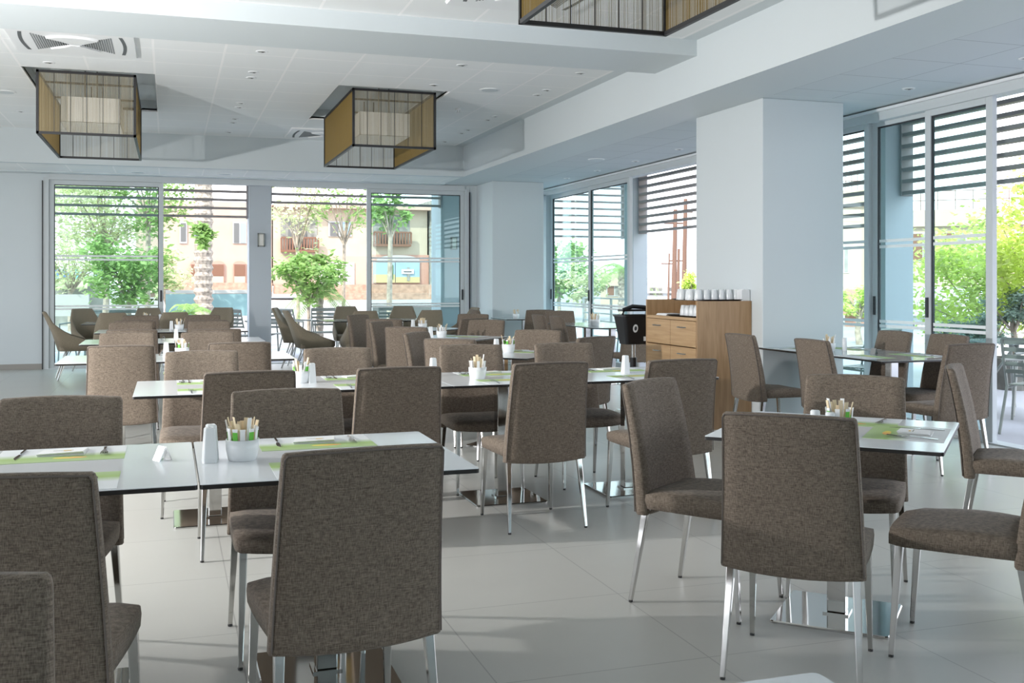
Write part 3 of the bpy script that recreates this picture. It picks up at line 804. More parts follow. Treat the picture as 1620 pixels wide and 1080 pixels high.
for i in range(6):
    for j in range(5): add_cup(4.60 + .078 * i - (.03 if j % 2 else 0), 8.47 + .088 * j, 1.172, 'upturned white cup on the upper tray, %s from left, %s row back' % (NT[i], NT[j]), 'upturned cups on the upper tray')
nb = MB()
for i in range(9): nb.box(4.58 + .002 * i, 4.78 - .003 * i, 9.08 - .002 * i, 9.3, 1.0125 + .002 * i, 1.0142 + .002 * i)
o = nb.build('paper_stack', 'paper'); tag(o, 'thin pile of white paper sheets on the cabinet worktop', 'paper')
bx = MB()
for i in range(5): bx.loft([rrect(.011, .05, .004, 0, .017 * i, 0), rrect(.011, .05, .004, .10 + (.005 if i % 2 else 0), .017 * i, 0)])
o = bx.build('napkin_box', 'plastic_w'); o.location = (4.995, 8.41, 1.1655); tag(o, 'white fluted box right of the upper cups on the cabinet', 'box')
# bin on its stand, left of the cabinet
bn = empty('waste_bin', (4.57, 9.76, 0)); tag(bn, 'black tapering bin on a steel pole stand left of the cabinet', 'bin')
m = MB(); m.loft([rrect(.14, .10, .03, .70), rrect(.185, .145, .035, .98), rrect(.195, .155, .035, .985), rrect(.195, .155, .035, 1.0), rrect(.18, .14, .03, 1.0), rrect(.135, .095, .03, .71)]); m.build('bucket', 'black', bn)
m = MB(); m.tube([(-.13, .02, .99), (-.12, .02, 1.05), (-.02, .02, 1.085), (.12, .02, 1.075), (.16, .02, 1.03)], .022, 8).box(-.15, .16, -.02, .10, 1.035, 1.055); m.build('lid_handle', 'black', bn)
m = MB(); m.cyl(-.02, 0, .02, .70, .02); m.build('pole', 'satin', bn)
m = MB(); m.cyl(-.02, 0, .45, .56, .034); m.build('clamp', 'black', bn)
m = MB(); m.loft([rrect(.18, .14, .03, 0), rrect(.17, .13, .03, .02)]); m.build('foot', 'satin', bn)
m = MB(); n = 16; m.loft([[(-.06 + .028 * cos(2 * pi * i / n), -.138 - yy + (.04 * sin(2 * pi * i / n)) * -.15, .865 + .042 * sin(2 * pi * i / n)) for i in range(n)] for yy in (-.002, .002)])
m.build('badge', 'white', bn); m = MB(); m.loft([[(-.06 + .014 * cos(2 * pi * i / n), -.1415 - yy + (.02 * sin(2 * pi * i / n)) * -.15, .865 + .022 * sin(2 * pi * i / n)) for i in range(n)] for yy in (-.0, .002)]); m.build('badge_mark', 'hole', bn)
m = MB(); m.box(.04, .075, -.122, -.117, .735, .78); m.build('sticker', 'white', bn)

# ---------------------------------------------------------------- string lanterns
def lantern(cx, y0, lb):
    L = empty('string_lantern', (cx, y0, 2.857)); tag(L, lb, 'pendant lamp', 'black framed string lanterns')
    w_, d_, h_ = .465, 2.22, .625; b = .0125
    def bar(mb, p, q, t=b):
        mb.box(min(p[0], q[0]) - t, max(p[0], q[0]) + t, min(p[1], q[1]) - t, max(p[1], q[1]) + t, min(p[2], q[2]) - t, max(p[2], q[2]) + t)
    for z, nm in ((0, 'lower_frame'), (h_, 'upper_frame')):
        f = MB(); c4 = [(-w_, 0, z), (w_, 0, z), (w_, d_, z), (-w_, d_, z)]
        for i in range(4): bar(f, c4[i], c4[(i + 1) % 4])
        if z:
            bar(f, (-w_, d_ * .28, z), (w_, d_ * .28, z), .01); bar(f, (-w_, d_ * .72, z), (w_, d_ * .72, z), .01)
        f.build(nm, 'frame_black', L)
    for x, y in ((-w_, 0), (w_, 0), (w_, d_), (-w_, d_)):
        MB().box(x - b, x + b, y - b, y + b, 0, h_).build('corner_post', 'frame_black', L)
    for y in (0, d_):
        for i in range(1, 6): MB().box(-w_ + 2 * w_ * i / 6 - .0028, -w_ + 2 * w_ * i / 6 + .0028, y - .003, y + .003, .0, h_).build('divider_rod', 'frame_black', L)
    rnd = random.Random(3)
    for y, nm in ((0.0, 'string_curtain'), (d_, 'string_curtain')):
        s = MB(); x = -w_ + .012
        while x < w_ - .012:
            t = .0011; s.box(x - t, x + t, y - t, y + t, .01, h_ - .01); x += .0064 + rnd.uniform(-.0022, .003)
        s.build(nm, 'string_pale', L)
    for x, nm in ((-w_, 'string_curtain'), (w_, 'string_curtain')):
        s = MB(); y = .012
        while y < d_ - .012:
            t = .0012; s.box(x - t, x + t, y - t, y + t, .01, h_ - .01); y += .0085 + rnd.uniform(-.002, .003)
        s.build(nm, 'string_gold', L)
    # inner white shade and its hanging rods
    i0 = MB(); a, y1, y2, z1, z2 = .30, .55, 1.65, .20, .47
    for p in ((-a, a, y1, y1 + .004), (-a, a, y2 - .004, y2), (-a, -a + .004, y1, y2), (a - .004, a, y1, y2)): i0.box(p[0], p[1], p[2], p[3], z1, z2)
    i0.box(-a, a, y1, y2, z1, z1 + .004)
    i0.build('inner_shade', 'shade', L)
    r = MB()
    for x, y in ((-.06, .62), (.06, .62), (-.06, 1.58), (.06, 1.58)): r.tube([(x, y, z2 - .02), (x, y, h_ + .14)], .007, 6)
    r.build('hanging_rods', 'frame_black', L)
lantern(2.415, 11.5, 'string lantern with black frame hanging in the middle, over the turned tables')
lantern(-.80, 11.5, 'string lantern with black frame hanging at the left of the ceiling')
lantern(2.415, 3.5, 'string lantern with black frame cut off by the top edge of the picture')

# ---------------------------------------------------------------- ceiling fittings
def cassette(x0, y0, lb):
    c = empty('air_conditioner', (x0, y0, 3.48)); tag(c, lb, 'air conditioner', 'ceiling air units')
    w_ = 1.04
    m = MB(); m.loft([rrect(w_ / 2, w_ / 2, .04, 0, w_ / 2, w_ / 2), rrect(w_ / 2 - .01, w_ / 2 - .01, .04, -.022, w_ / 2, w_ / 2)]); m.build('housing', 'plastic_w', c)
    k = w_ / 2
    for sgn in (-1, 1):
        m = MB()
        for i in range(15):
            for j in range(-12, 13):
                u = .05 + .27 * i / 14; v = (j / 12.0) * u * .98
                if j % 1 == 0: m.box(k + sgn * u - .0065, k + sgn * u + .0065, k + v - .0052, k + v + .0052, -.0245, -.0215)
        m.build('grille', 'vent_grey', c)
    for sgn in (-1, 1):
        n = 14
        arc = [(k + .31 * cos(R(46 + 88 * i / n)), k + sgn * .31 * sin(R(46 + 88 * i / n))) for i in range(n + 1)]
        ring = arc + [(k - .10, k + sgn * .13), (k - .02, k + sgn * .015), (k + .05, k + sgn * .02)]
        MB().loft([[(p[0], p[1], -.022) for p in ring], [(k + (p[0] - k) * .96, k + (p[1] - k) * .96, -.040) for p in ring]]).build('blade', 'plastic_w', c)
    for s in (0, 1):
        m = MB(); n = 12
        o_ = [(w_ / 2 + (1 if s else -1) * (.36 + .05 * cos(R(-60 + 120 * i / n)) ), w_ / 2 + .36 * (-1 + 2 * i / n)) for i in range(n + 1)]
        i_ = [(p[0] + (.03 if s else -.03), p[1]) for p in o_]
        ring = o_ + i_[::-1]
        m.loft([[(p[0], p[1], -.021) for p in ring], [(p[0], p[1], -.0235) for p in ring]]); m.build('outlet', 'vent_grey', c)
    return c
cassette(-1.32, 9.46, 'square white air unit with swirl grille above the left lantern')
cassette(1.62, 14.6, 'white air unit far down the ceiling left of the middle lantern')
cassette(2.0, 6.66, 'white air unit cut off by the top edge of the picture')
dl = [None]
def downlight(x, y, z, lb, grp):
    if dl[0] is None:
        o = MB().lathe(0, 0, [(.055, 0), (.055, -.004), (.040, -.006), (.036, -.0045), (.036, -.001), (.001, -.001)], 24).build('downlight', 'plastic_w')
        MB().lathe(0, 0, [(.033, -.0015), (.022, -.0075), (.001, -.0075)], 20).build('lamp_face', 'lamp', o); dl[0] = o
        MB().cyl(0.008, 0, -.009, -.0076, .012, n=14).build('reflector_hole', 'hole', o)
    else: o = copy_tree(dl[0], (0, 0, 0), 0)
    o.location = (x, y, z); tag(o, lb, 'downlight', grp)
for x, cl in ((.82, 'left'), (4.01, 'right')):
    for y, nm in ((9.88, 'nearest'), (10.88, 'second'), (11.19, 'third'), (12.82, 'fourth'), (13.13, 'fifth'), (14.09, 'sixth'), (14.43, 'seventh'), (15.38, 'farthest')):
        downlight(x, y, 3.48, 'small recessed downlight, %s in the %s ceiling line' % (nm, cl), 'raised ceiling downlights')
downlight(-1.11, 11.03, 3.48, 'small recessed downlight beside the left lantern', 'raised ceiling downlights')
downlight(-1.77, 14.32, 3.48, 'small recessed downlight at the far left ceiling', 'raised ceiling downlights')
downlight(2.75, 9.88, 3.48, 'small recessed downlight ahead of the middle lantern', 'raised ceiling downlights')
downlight(2.74, 10.98, 3.48, 'small recessed downlight right above the middle lantern', 'raised ceiling downlights')
for x, y, nm in ((6.03, 7.38, 'beside the near big column'), (6.04, 6.10, 'at the right edge of the picture'), (6.08, 11.69, 'nearest behind the big column'), (6.12, 13.06, 'second behind the big column'), (6.10, 14.36, 'third behind the big column'), (6.09, 15.58, 'last before the far column')):
    downlight(x, y, 3.0, 'small recessed downlight in the low window ceiling, ' + nm, 'low ceiling downlights')
def speaker(x, y, z, lb):
    o = MB().lathe(0, 0, [(.115, 0), (.115, -.005), (.10, -.008), (.001, -.008)], 28).build('ceiling_speaker', 'plastic_w'); o.location = (x, y, z)
    MB().lathe(0, 0, [(.092, -.008), (.09, -.0095), (.001, -.0095)], 28).build('grille', 'paint', o)
    tag(o, lb, 'speaker', 'round ceiling speakers')
speaker(3.40, 11.06, 3.48, 'round white ceiling speaker right of the middle lantern'); speaker(5.51, 13.0, 3.0, 'round white speaker in the low window ceiling')
speaker(.82, 16.6, 3.0, 'round white speaker in the back ceiling above the palm'); speaker(-1.75, 12.9, 3.48, 'round white ceiling speaker left of the left lantern'); speaker(-.45, 16.75, 3.0, 'round white speaker in the back ceiling above the left pane')
m = MB(); m.cyl(0, 0, -.02, 0, .035); m.cyl(0, 0, -.045, -.02, .012)
for i in range(6): m.box(-.03, .03, -.004, .004, -.05, -.046, Matrix.Rotation(i * pi / 6, 4, 'Z'))
o = m.build('sprinkler', 'plastic_w'); o.location = (3.4, 12.4, 3.48); tag(o, 'small white sprinkler right of the middle lantern', 'sprinkler')

# ---------------------------------------------------------------- outside, on the terrace
struct('terrace_floor', MB().box(6.6, 12.5, -14, 30, -.2, -.01).box(-14, 6.6, 17.35, 21.5, -.2, -.01), 'terrace')
struct('street_ground', MB().box(-150, 200, -60, 260, -.6, -.25), 'street')
for nm, b in (('column_terrace_middle', (1.27, 1.63, 17.75, 18.2)), ('column_terrace_right', (4.62, 5.5, 18.0, 18.7)), ('column_terrace_side', (7.30, 7.66, 9.3, 9.62)), ('column_terrace_corner', (7.34, 7.60, 15.75, 16.1)), ('column_terrace_near', (7.30, 7.66, 2.5, 2.82))):
    struct(nm, MB().box(b[0], b[1], b[2], b[3], -.01, 3.8), 'paint_out')
struct('trim_3', MB().box(-4, 8.3, 17.9, 18.3, 3.15, 3.8).box(7.4, 8.1, -4, 18.3, 3.3, 3.8), 'paint_out')
def louver(axis, p, a0, a1, zb, n, lb, sp=.125, ends=(True, True)):
    L = empty('louver_screen', (p, a0, zb) if axis == 'x' else (a0, p, zb)); tag(L, lb, 'louver', 'brown slatted sun screens')
    ln = a1 - a0
    for i in range(n):
        s = MB(); z = i * sp; d = .065
        prof = [(-d, 0 + z), (-d, .040 + z), (d, .048 + z), (d, .008 + z)]
        if axis == 'x': s.loft([[(q[0], yy, q[1]) for q in prof] for yy in (0, ln)])
        else: s.loft([[(xx, q[0], q[1]) for q in prof] for xx in (0, ln)])
        s.build('slat', 'slat', L)
    for k, e in enumerate((0, ln)):
        if not ends[k]: continue
        m = MB()
        m.box(-.075, .075, e - .008, e + .008, -.01, n * sp) if axis == 'x' else m.box(e - .008, e + .008, -.075, .075, -.01, n * sp)
        m.build('end_plate', 'slat', L)
louver('x', 7.55, 3.0, 9.27, 2.27, 9, 'brown louver screen outside the nearest window bay')
louver('x', 7.6, 9.75, 12.2, 1.96, 12, 'brown louver screen seen between the near column and its window frame')
louver('x', 7.50, 12.3, 15.72, 2.14, 9, 'brown louver screen outside the opening behind the oak cabinet')
louver('y', 17.95, 6.2, 8.15, 2.15, 9, 'louver screen seen through the far corner glass', .13)
louver('y', 18.0, -1.75, 1.25, 2.40, 6, 'brown louver screen outside the left back doors', .14)
louver('y', 18.0, 1.65, 4.6, 2.66, 3, 'brown louver screen outside the right back doors', .14)
def sconce(x, y, z, ax, lb):
    o = empty('wall_lamp', (x, y, z)); tag(o, lb, 'wall lamp', 'dark framed wall lamps')
    f = MB()
    f.box(-.055, .055, -.07, 0, -.11, -.095).box(-.055, .055, -.07, 0, .095, .11).box(-.055, -.04, -.07, 0, -.11, .11).box(.04, .055, -.07, 0, -.11, .11)
    f.build('frame', 'tmetal', o); MB().box(-.04, .04, -.05, -.005, -.095, .095).build('diffuser', 'shade', o)
    return o
sconce(1.46, 17.75, 2.03, 'y', 'dark framed wall lamp on the white post between the back doors')
sconce(4.85, 18.0, 2.02, 'y', 'dark framed wall lamp seen through the right back glass')

# aluminium terrace chair
def tchair_proto():
    c = empty('terrace_chair')
    f = MB(); r = .013
    for s in (-1, 1):
        f.tube([(s * .24, .22, 0), (s * .24, .18, .44), (s * .255, .16, .64)], r, 6)
        f.tube([(s * .24, -.30, 0), (s * .23, -.18, .42), (s * .22, -.25, .62), (s * .215, -.31, .85)], r, 6)
        f.tube([(s * .255, .16, .64), (s * .25, -.22, .66)], .015, 6)
        f.tube([(s * .24, .18, .43), (s * .23, -.18, .41)], r, 6)
    f.tube([(-.215, -.31, .85), (.215, -.31, .85)], r, 6); f.tube([(-.24, .18, .43), (.24, .18, .43)], r, 6)
    f.build('frame', 'tmetal', c)
    for k in range(5):
        z = .82 - .065 * k; y = -.295 + .016 * k
        MB().box(-.215, .215, y - .005, y + .005, z - .018, z + .018).build('back_slat', 'tmetal', c)
    s = MB()
    for k in range(6): s.box(-.225, .225, -.16 + .06 * k, -.115 + .06 * k, .430, .442)
    s.build('seat', 'tmetal', c)
    return c
TC = tchair_proto(); tcu = [0]
def tchair(x, y, rz, lb):
    if not tcu[0]: tcu[0] = 1; o = TC; o.location = (x, y, -.01); o.rotation_euler = (0, 0, R(rz))
    else: o = copy_tree(TC, (x, y, -.01), R(rz))
    tag(o, lb, 'chair', 'slatted metal terrace chairs')
Q = 'slatted metal terrace chair '
for a in ((-1.42, 18.7, 150, Q + 'behind the left glass pane'), (-.75, 18.8, 180, Q + 'behind the left glass, next to the plants'), (.85, 18.6, 160, Q + 'left of the white post, farther of two'), (1.15, 18.15, -150, Q + 'left of the white post, nearer of two'),
          (1.95, 18.5, -30, Q + 'just right of the white post'), (2.25, 19.1, -60, Q + 'right of the white post, farther one'), (2.7, 18.9, 180, Q + 'behind the open doorway table'), (3.9, 18.9, 170, Q + 'behind the right glass pane'), (4.45, 19.2, -120, Q + 'right end behind the right glass pane'),
          (7.1, 9.4, 20, Q + 'beyond the glass left of the window table'), (8.1, 7.9, 100, Q + 'behind the window table glass'), (7.36, 7.25, -70, Q + 'large at the right edge beyond the door frame'),
          (7.2, 14.6, 90, Q + 'beyond the far glass, nearer one'), (7.2, 15.4, 90, Q + 'beyond the far glass, farther one'), (6.95, 12.6, 75, Q + 'outside behind the black bin'), (8.3, 10.6, 60, Q + 'farthest beyond the column glass')): tchair(*a)
def ttable(x, y, lb):
    t = empty('terrace_table', (x, y, -.01)); tag(t, lb, 'table', 'small terrace tables')
    MB().box(-.4, .4, -.4, .4, .725, .74).build('tabletop', 'top_dark', t)
    for s in (-1, 1): MB().tube([(s * .3, -.3, 0), (-s * .05, 0, .725)], .016, 6).tube([(s * .3, .3, 0), (-s * .05, 0, .725)], .016, 6).build('leg', 'tmetal', t)
ttable(-1.1, 19.5, 'terrace table behind the left glass pane'); ttable(3.15, 19.3, 'terrace table beyond the open doorway'); ttable(4.1, 19.9, 'terrace table behind the right glass pane')
ttable(8.35, 8.6, 'terrace table beyond the glass beside the column'); ttable(8.1, 14.9, 'terrace table beyond the far glass')

# terrace railing
def railing(x0, y0, x1, y1, lb):
    L = math.hypot(x1 - x0, y1 - y0); t = empty('railing', (x0, y0, -.01), math.atan2(y1 - y0, x1 - x0)); tag(t, lb, 'railing', 'terrace railings')
    for z in (.98, .82, .66, .50, .34, .18): MB().box(0, L, -.012, .012, z, z + .03).build('rail', 'tmetal', t)
    n = int(L / 1.6) + 1
    for i in range(n + 1): MB().box(L * i / n - .02, L * i / n + .02, -.02, .02, 0, 1.0).build('post', 'tmetal', t)
railing(8.6, 13.6, 8.6, 21, 'horizontal bar terrace railing beyond the far glass')

# ---------------------------------------------------------------- plants
def foliage(cx, cy, cz, rx, ry, rz_, n, s, seed=0, clumps=26):
    rnd = random.Random(seed); mb = MB(); cs = []
    for k in range(clumps):
        while True:
            p = [rnd.uniform(-1, 1) for _ in range(3)]
            if sum(q * q for q in p) < 1: break
        cs.append((cx + p[0] * rx, cy + p[1] * ry, cz + p[2] * rz_))
    for i in range(n):
        c = cs[i % clumps]; g = .17
        x, y, z = c[0] + rnd.gauss(0, rx * g), c[1] + rnd.gauss(0, ry * g), c[2] + rnd.gauss(0, rz_ * g)
        a, b, l = rnd.uniform(0, 2 * pi), rnd.uniform(-.9, .5), s * rnd.uniform(.6, 1.3)
        d = Vector((cos(a) * cos(b), sin(a) * cos(b), sin(b))); u = d.cross(Vector((rnd.uniform(-1, 1), rnd.uniform(-1, 1), 1))).normalized() * l * .26
        p = Vector((x, y, z)); mb.add([p, p + d * l * .5 + u, p + d * l, p + d * l * .5 - u], [(0, 1, 2, 3)])
    return mb, cs
def tree(x, y, h, rx, rz_, n, s, leaf, lb, seed, trunk_r=.09, cat='tree', z0=-.25, clumps=26, name='tree', stems=1):
    t = empty(name, (x, y, z0)); tag(t, lb, cat)
    fo, cs = foliage(0, 0, h, rx, rx, rz_, n, s, seed, clumps)
    fo.build('foliage', leaf, t)
    rnd = random.Random(seed); m = MB()
    for k in range(stems):
        dx = 0 if stems == 1 else rnd.uniform(-.25, .25)
        m.tube([(dx, 0, 0), (dx * 1.5 + rnd.uniform(-.05, .05), .03, h * .3), (dx * 2.5, 0, max(.2, h - rz_ * .7))], trunk_r, 8, trunk_r * .6)
    for c in cs[:14]:
        m.tube([(0, 0, max(.1, h - rz_ * 1.1)), (c[0] * .5, c[1] * .5, (h - rz_ + c[2]) / 2 + .1), c], trunk_r * .35, 5, trunk_r * .1)
    m.build('trunk', 'bark', t)
    return t
def wpos(u, t):
    """direction helper: ground point seen at picture column u and depth t"""
    k = (u - 810) / 1640.0; return t * (sin(YAW) + k * cos(YAW)), t * (cos(YAW) - k * sin(YAW))
# back street, left
for (u, d, h, rx, rz_, n, s, lf, lb, sd, cl) in (
    (205, 24, 1.7, .95, .75, 3200, .15, 'leaf_mid', 'bushy green tree behind the right half of the left pane', 1, 26),
    (165, 27, 3.6, 1.9, 1.4, 5200, .15, 'leaf_pale', 'pale airy tree at the left of the left pane', 2, 34),
    (235, 26, 3.8, 1.2, 1.0, 2200, .15, 'leaf_mid', 'airy tree top behind the upper louvers left of the palm', 3, 24),
    (112, 33, 2.8, 1.4, 1.7, 2600, .16, 'leaf_pale', 'thin pale tree by the left frame', 4, 22),
    (488, 21, 1.45, .62, .55, 2000, .13, 'leaf_mid', 'low bushy green plant outside the open doorway', 5, 24),
    (470, 22.5, 3.0, .85, .95, 620, .13, 'leaf_pale', 'loose branching tree above the bush in the doorway', 6, 24),
    (545, 22.5, 3.0, .7, .8, 420, .13, 'leaf_mid', 'thin branching tree right of the doorway bush', 7, 16),
    (618, 26, 3.2, .45, .75, 700, .17, 'leaf_mid', 'drooping green tree seen at the left of the right pane', 8, 9),
    (262, 40, 1.6, 1.0, 1.0, 900, .2, 'leaf_pale', 'far pale tree left of the palm trunk', 15, 16),
    (885, 42, 2.0, 1.3, 1.2, 2200, .24, 'leaf_mid', 'green tree seen through the farther glass of the far right bay', 9, 26),
    (925, 38, 1.3, .9, .7, 900, .2, 'leaf_pale', 'pale shrub tree seen between the far frames', 10, 20),
    (1096, 23, 1.22, .25, .30, 1500, .08, 'leaf_lime', 'bright lime tree beside the poles above the cups', 11, 16),
    (1566, 15.0, 1.30, 1.0, .90, 6500, .10, 'leaf_lime', 'bright lime green tree filling the nearest window bay', 12, 46),
    (1660, 13.5, 1.7, .95, 1.1, 6000, .10, 'leaf_lime', 'bright lime green tree cut by the right edge', 13, 40),
    (1360, 26, .85, .45, .40, 1200, .12, 'leaf_lime', 'small green tree between column and window frame', 14, 14)):
    x, y = wpos(u, d); tree(x, y, h + .25, rx, rz_, n, s, lf, lb, sd, clumps=cl, trunk_r=.05 if d < 24 else .09)
def palm(u, d, h, lb, r=.19, nf=18, fl=1.9, seed=3, z0=-.25):
    x, y = wpos(u, d); t = empty('palm_tree', (x, y, z0)); tag(t, lb, 'palm tree')
    rnd = random.Random(seed); m = MB(); rings = []
    z = 0; k = 0
    while z < h:
        rr = r * (1.0 + (.16 if k % 2 else -.04)); rings.append([(rr * cos(2 * pi * i / 14) * (1 + rnd.uniform(-.05, .05)), rr * sin(2 * pi * i / 14), z) for i in range(14)]); z += .09; k += 1
    m.loft(rings).build('trunk', 'palm_bark', t)
    f = MB()
    for i in range(nf):
        a = 2 * pi * i / nf + rnd.uniform(-.2, .2); e = rnd.uniform(-.1, 1.1); pts = []
        for s in range(9):
            q = s / 8; rr = fl * q * cos(e) ; zz = h + fl * q * sin(e) - fl * .75 * q * q
            pts.append(Vector((rr * cos(a), rr * sin(a), zz)))
        sd_ = Vector((-sin(a), cos(a), 0))
        for s in range(8):
            for v in range(3):
                p = pts[s].lerp(pts[s + 1], v / 3); d_ = (pts[s + 1] - pts[s]).normalized()
                for sg in (-1, 1):
                    tip = p + sd_ * sg * fl * .22 * (1 - abs(s / 8 - .45)) + d_ * .12 * fl - Vector((0, 0, .08 * fl)); f.add([p, p + d_ * .03 * fl, tip], [(0, 1, 2)])
    f.build('fronds', 'leaf_mid', t)
palm(322, 24, 5.2, 'tall palm with scaly trunk left of the white post')
palm(506, 21.8, 1.35, 'small fan palm in front of the doorway bush', .07, 20, .8, 5)
palm(300, 20.8, .95, 'low palm fronds left of the palm trunk', .06, 14, .75, 8)
palm(985, 36, 2.0, 'small far palm seen through the far glass', .15, 14, 1.3, 9)
x, y = wpos(318, 22.5); o, _ = foliage(0, 0, 0, .22, .2, .28, 500, .16, 33, 8); o = o.build('flower_spray', 'leaf_mid'); o.location = (x, y, 2.25); tag(o, 'leafy spray with lilac flowers hanging before the palm trunk', 'plant')
fl, _ = foliage(-.03, -.1, .05, .09, .05, .07, 160, .05, 34, 4); fl.build('flowers', 'lilac', o)
def olive(x, y, h, rx, lb, seed):
    t = empty('olive_tree', (x, y, -.01)); tag(t, lb, 'olive tree', 'small olive trees')
    fo, cs = foliage(0, 0, h, rx, rx, rx * .62, 3000, .055, seed, 16); fo.build('foliage', 'leaf_olive', t)
    m = MB(); m.tube([(0, 0, .3), (.04, .02, .55), (-.02, 0, h * .8), (0, 0, h)], .045, 8, .025)
    for c in cs[:7]: m.tube([(0, 0, h * .7), (c[0] * .5, c[1] * .5, h * .85), c], .018, 5, .006)
    m.build('trunk', 'bark', t); MB().lathe(0, 0, [(.2, 0), (.27, .38), (.28, .4), (.24, .4), (.2, .1), (.01, .1)], 20).build('planter', 'stone', t)
x, y = wpos(1604, 13.0); olive(x, y, 1.02, .34, 'small grey green olive tree in a planter at the right edge', 21)
x, y = wpos(1535, 12.6); olive(x, y, .72, .34, 'small olive tree behind the nearest glass pane', 22)

# ---------------------------------------------------------------- buildings beyond
# far street building, seen through the back doors. d metres away, measured along the street
def facade_point(u, v, Y):
    k = (u - 810) / 1640.0; t = Y / (cos(YAW) - k * sin(YAW)); return t * (sin(YAW) + k * cos(YAW)), 1.35 - (v - 444) / 1640.0 * t
FY = 90
def fbox(parent, name, u0, u1, v0, v1, d0, d1, m, mb=None):
    x0, z1 = facade_point(u0, v0, FY); x1, _ = facade_point(u1, v0, FY); _, z0 = facade_point((u0 + u1) / 2, v1, FY)
    _, z1 = facade_point((u0 + u1) / 2, v0, FY)
    b = MB() if mb is None else mb
    b.box(x0, x1, d0, d1, z0, z1)
    if mb is None: return b.build(name, m, parent)
    return b
g = empty('street_building', (0, FY, 0)); tag(g, 'pink stone house with arched lattice windows behind the palm', 'building')
fbox(g, 'wall', 215, 430, 318, 470, 0, 8, 'peach'); fbox(g, 'plinth', 215, 430, 447, 462, -.6, 0, 'brick')
for (u0, u1) in ((301, 326), (334, 355), (369, 389)):
    f = fbox(g, 'arched_window', u0, u1, 418, 447, -.15, 0, 'terracotta')
    fbox(f, 'lattice', u0 + 1.5, u1 - 1.5, 419, 436, -.22, -.15, 'shutter'); fbox(f, 'lower_panel', u0 + 1.5, u1 - 1.5, 437, 447, -.2, -.15, 'cream_wall')
    x0, z0 = facade_point(u0, 418, FY); x1, _ = facade_point(u1, 418, FY); n = 14; cx = (x0 + x1) / 2; rr = (x1 - x0) / 2
    MB().loft([[(cx + rr * cos(pi * i / n), yy, z0 + rr * .55 * sin(pi * i / n)) for i in range(n + 1)] for yy in (-.18, 0)]).build('arch_head', 'terracotta', f)
f = fbox(g, 'window', 368, 390, 351, 385, -.1, 0, 'outside_trim'); fbox(f, 'pane', 370, 378, 353, 384, -.14, -.1, 'window_dark'); fbox(f, 'pane', 380, 388, 353, 384, -.14, -.1, 'mural_sky')
f = fbox(g, 'window', 284, 296, 350, 385, -.1, 0, 'outside_trim'); fbox(f, 'pane', 286, 294, 353, 382, -.14, -.1, 'window_dark')
g = empty('balcony_building', (0, FY, 0)); tag(g, 'cream house with balconies, painted shutters and stone pier seen through the right doors', 'building')
fbox(g, 'wall', 432, 676, 330, 410, 0, 8, 'cream_wall'); fbox(g, 'roof_edge', 433, 678, 325, 331, -1.0, 8, 'peach'); fbox(g, 'ground_floor_wall', 432, 588, 405, 452, -.1, 8, 'peach'); fbox(g, 'ground_floor_wall', 588.2, 678, 403, 452, -.1, 8, 'terracotta')
for (u0, u1, v0, v1) in ((444, 502, 344, 395), (590, 648, 340, 386)):
    f = fbox(g, 'balcony', u0, u1, v0, v1, -.05, .02, 'stone'); fbox(f, 'balcony_door', u0 + 12, u1 - 18, v0 + 6, v1 - 3, -.12, -.05, 'window_dark')
    r = MB()
    for k in range(14):
        x0, z0 = facade_point(u0 + (u1 - u0) * k / 13.0, v1, FY); r.box(x0 - .07, x0 + .07, -.65, -.55, z0, z0 + 1.0)
    x0, z0 = facade_point(u0, v1, FY); x1, _ = facade_point(u1, v1, FY); r.box(x0, x1, -.68, -.52, z0 + .95, z0 + 1.1).box(x0, x1, -.7, 0, z0 - .2, z0)
    r.build('balustrade', 'shutter', f)
f = fbox(g, 'window', 519, 556, 350, 374, -.1, 0, 'outside_trim'); fbox(f, 'pane', 522, 535, 352, 373, -.14, -.1, 'window_dark'); fbox(f, 'pane', 540, 554, 352, 373, -.14, -.1, 'mural_sky')
fbox(g, 'shopfront', 505, 560, 415, 450, -.2, -.1, 'outside_trim')
f = fbox(g, 'painted_shutter', 590, 624, 415, 447, -.25, -.1, 'mural_sky'); fbox(f, 'painted_sand', 590, 624, 434, 447, -.28, -.25, 'mural_sand'); fbox(f, 'painted_cactus', 618, 621, 419, 442, -.3, -.25, 'leaf_dark')
f = fbox(g, 'painted_shutter', 625, 663, 415, 447, -.25, -.1, 'mural_sky'); fbox(f, 'painted_sand', 625, 663, 438, 447, -.28, -.25, 'mural_sand')
fbox(f, 'signpost', 643, 647, 423, 444, -.32, -.28, 'stone'); fbox(f, 'sign_board', 634, 653, 426, 433, -.36, -.32, 'paper'); fbox(f, 'sign_arrow', 637, 650, 429, 430.5, -.4, -.36, 'hole')
x0, z0 = facade_point(595, 412, FY); x1, _ = facade_point(663, 412, FY); n = 16; cx = (x0 + x1) / 2; rr = (x1 - x0) / 2
MB().loft([[(cx + rr * cos(pi * i / n), yy, z0 + rr * .25 * sin(pi * i / n)) for i in range(n + 1)] for yy in (-.3, -.1)]).build('arch_panel', 'outside_trim', g)
fbox(g, 'low_wall', 432, 700, 450, 464, -2.0, -.2, 'brick'); fbox(g, 'brick_wall', 500, 700, 463, 482, -3.0, -2.0, 'brick')
f = fbox(g, 'stone_pier', 679, 698, 318, 458, -.5, 6, 'stone'); fbox(f, 'blue_mural', 685, 697, 416, 448, -.62, -.5, 'mural_blue')
def wall_at(u0, u1, v0, v1, Y, th, m, name, lb, cat):
    x0, z1 = facade_point(u0, v0, Y); x1, _ = facade_point(u1, v0, Y); _, z0 = facade_point((u0 + u1) / 2, v1, Y)
    o = MB().box(x0, x1, 0, th, z0, z1).build(name, m); o.location = (0, Y, 0); tag(o, lb, cat); return o
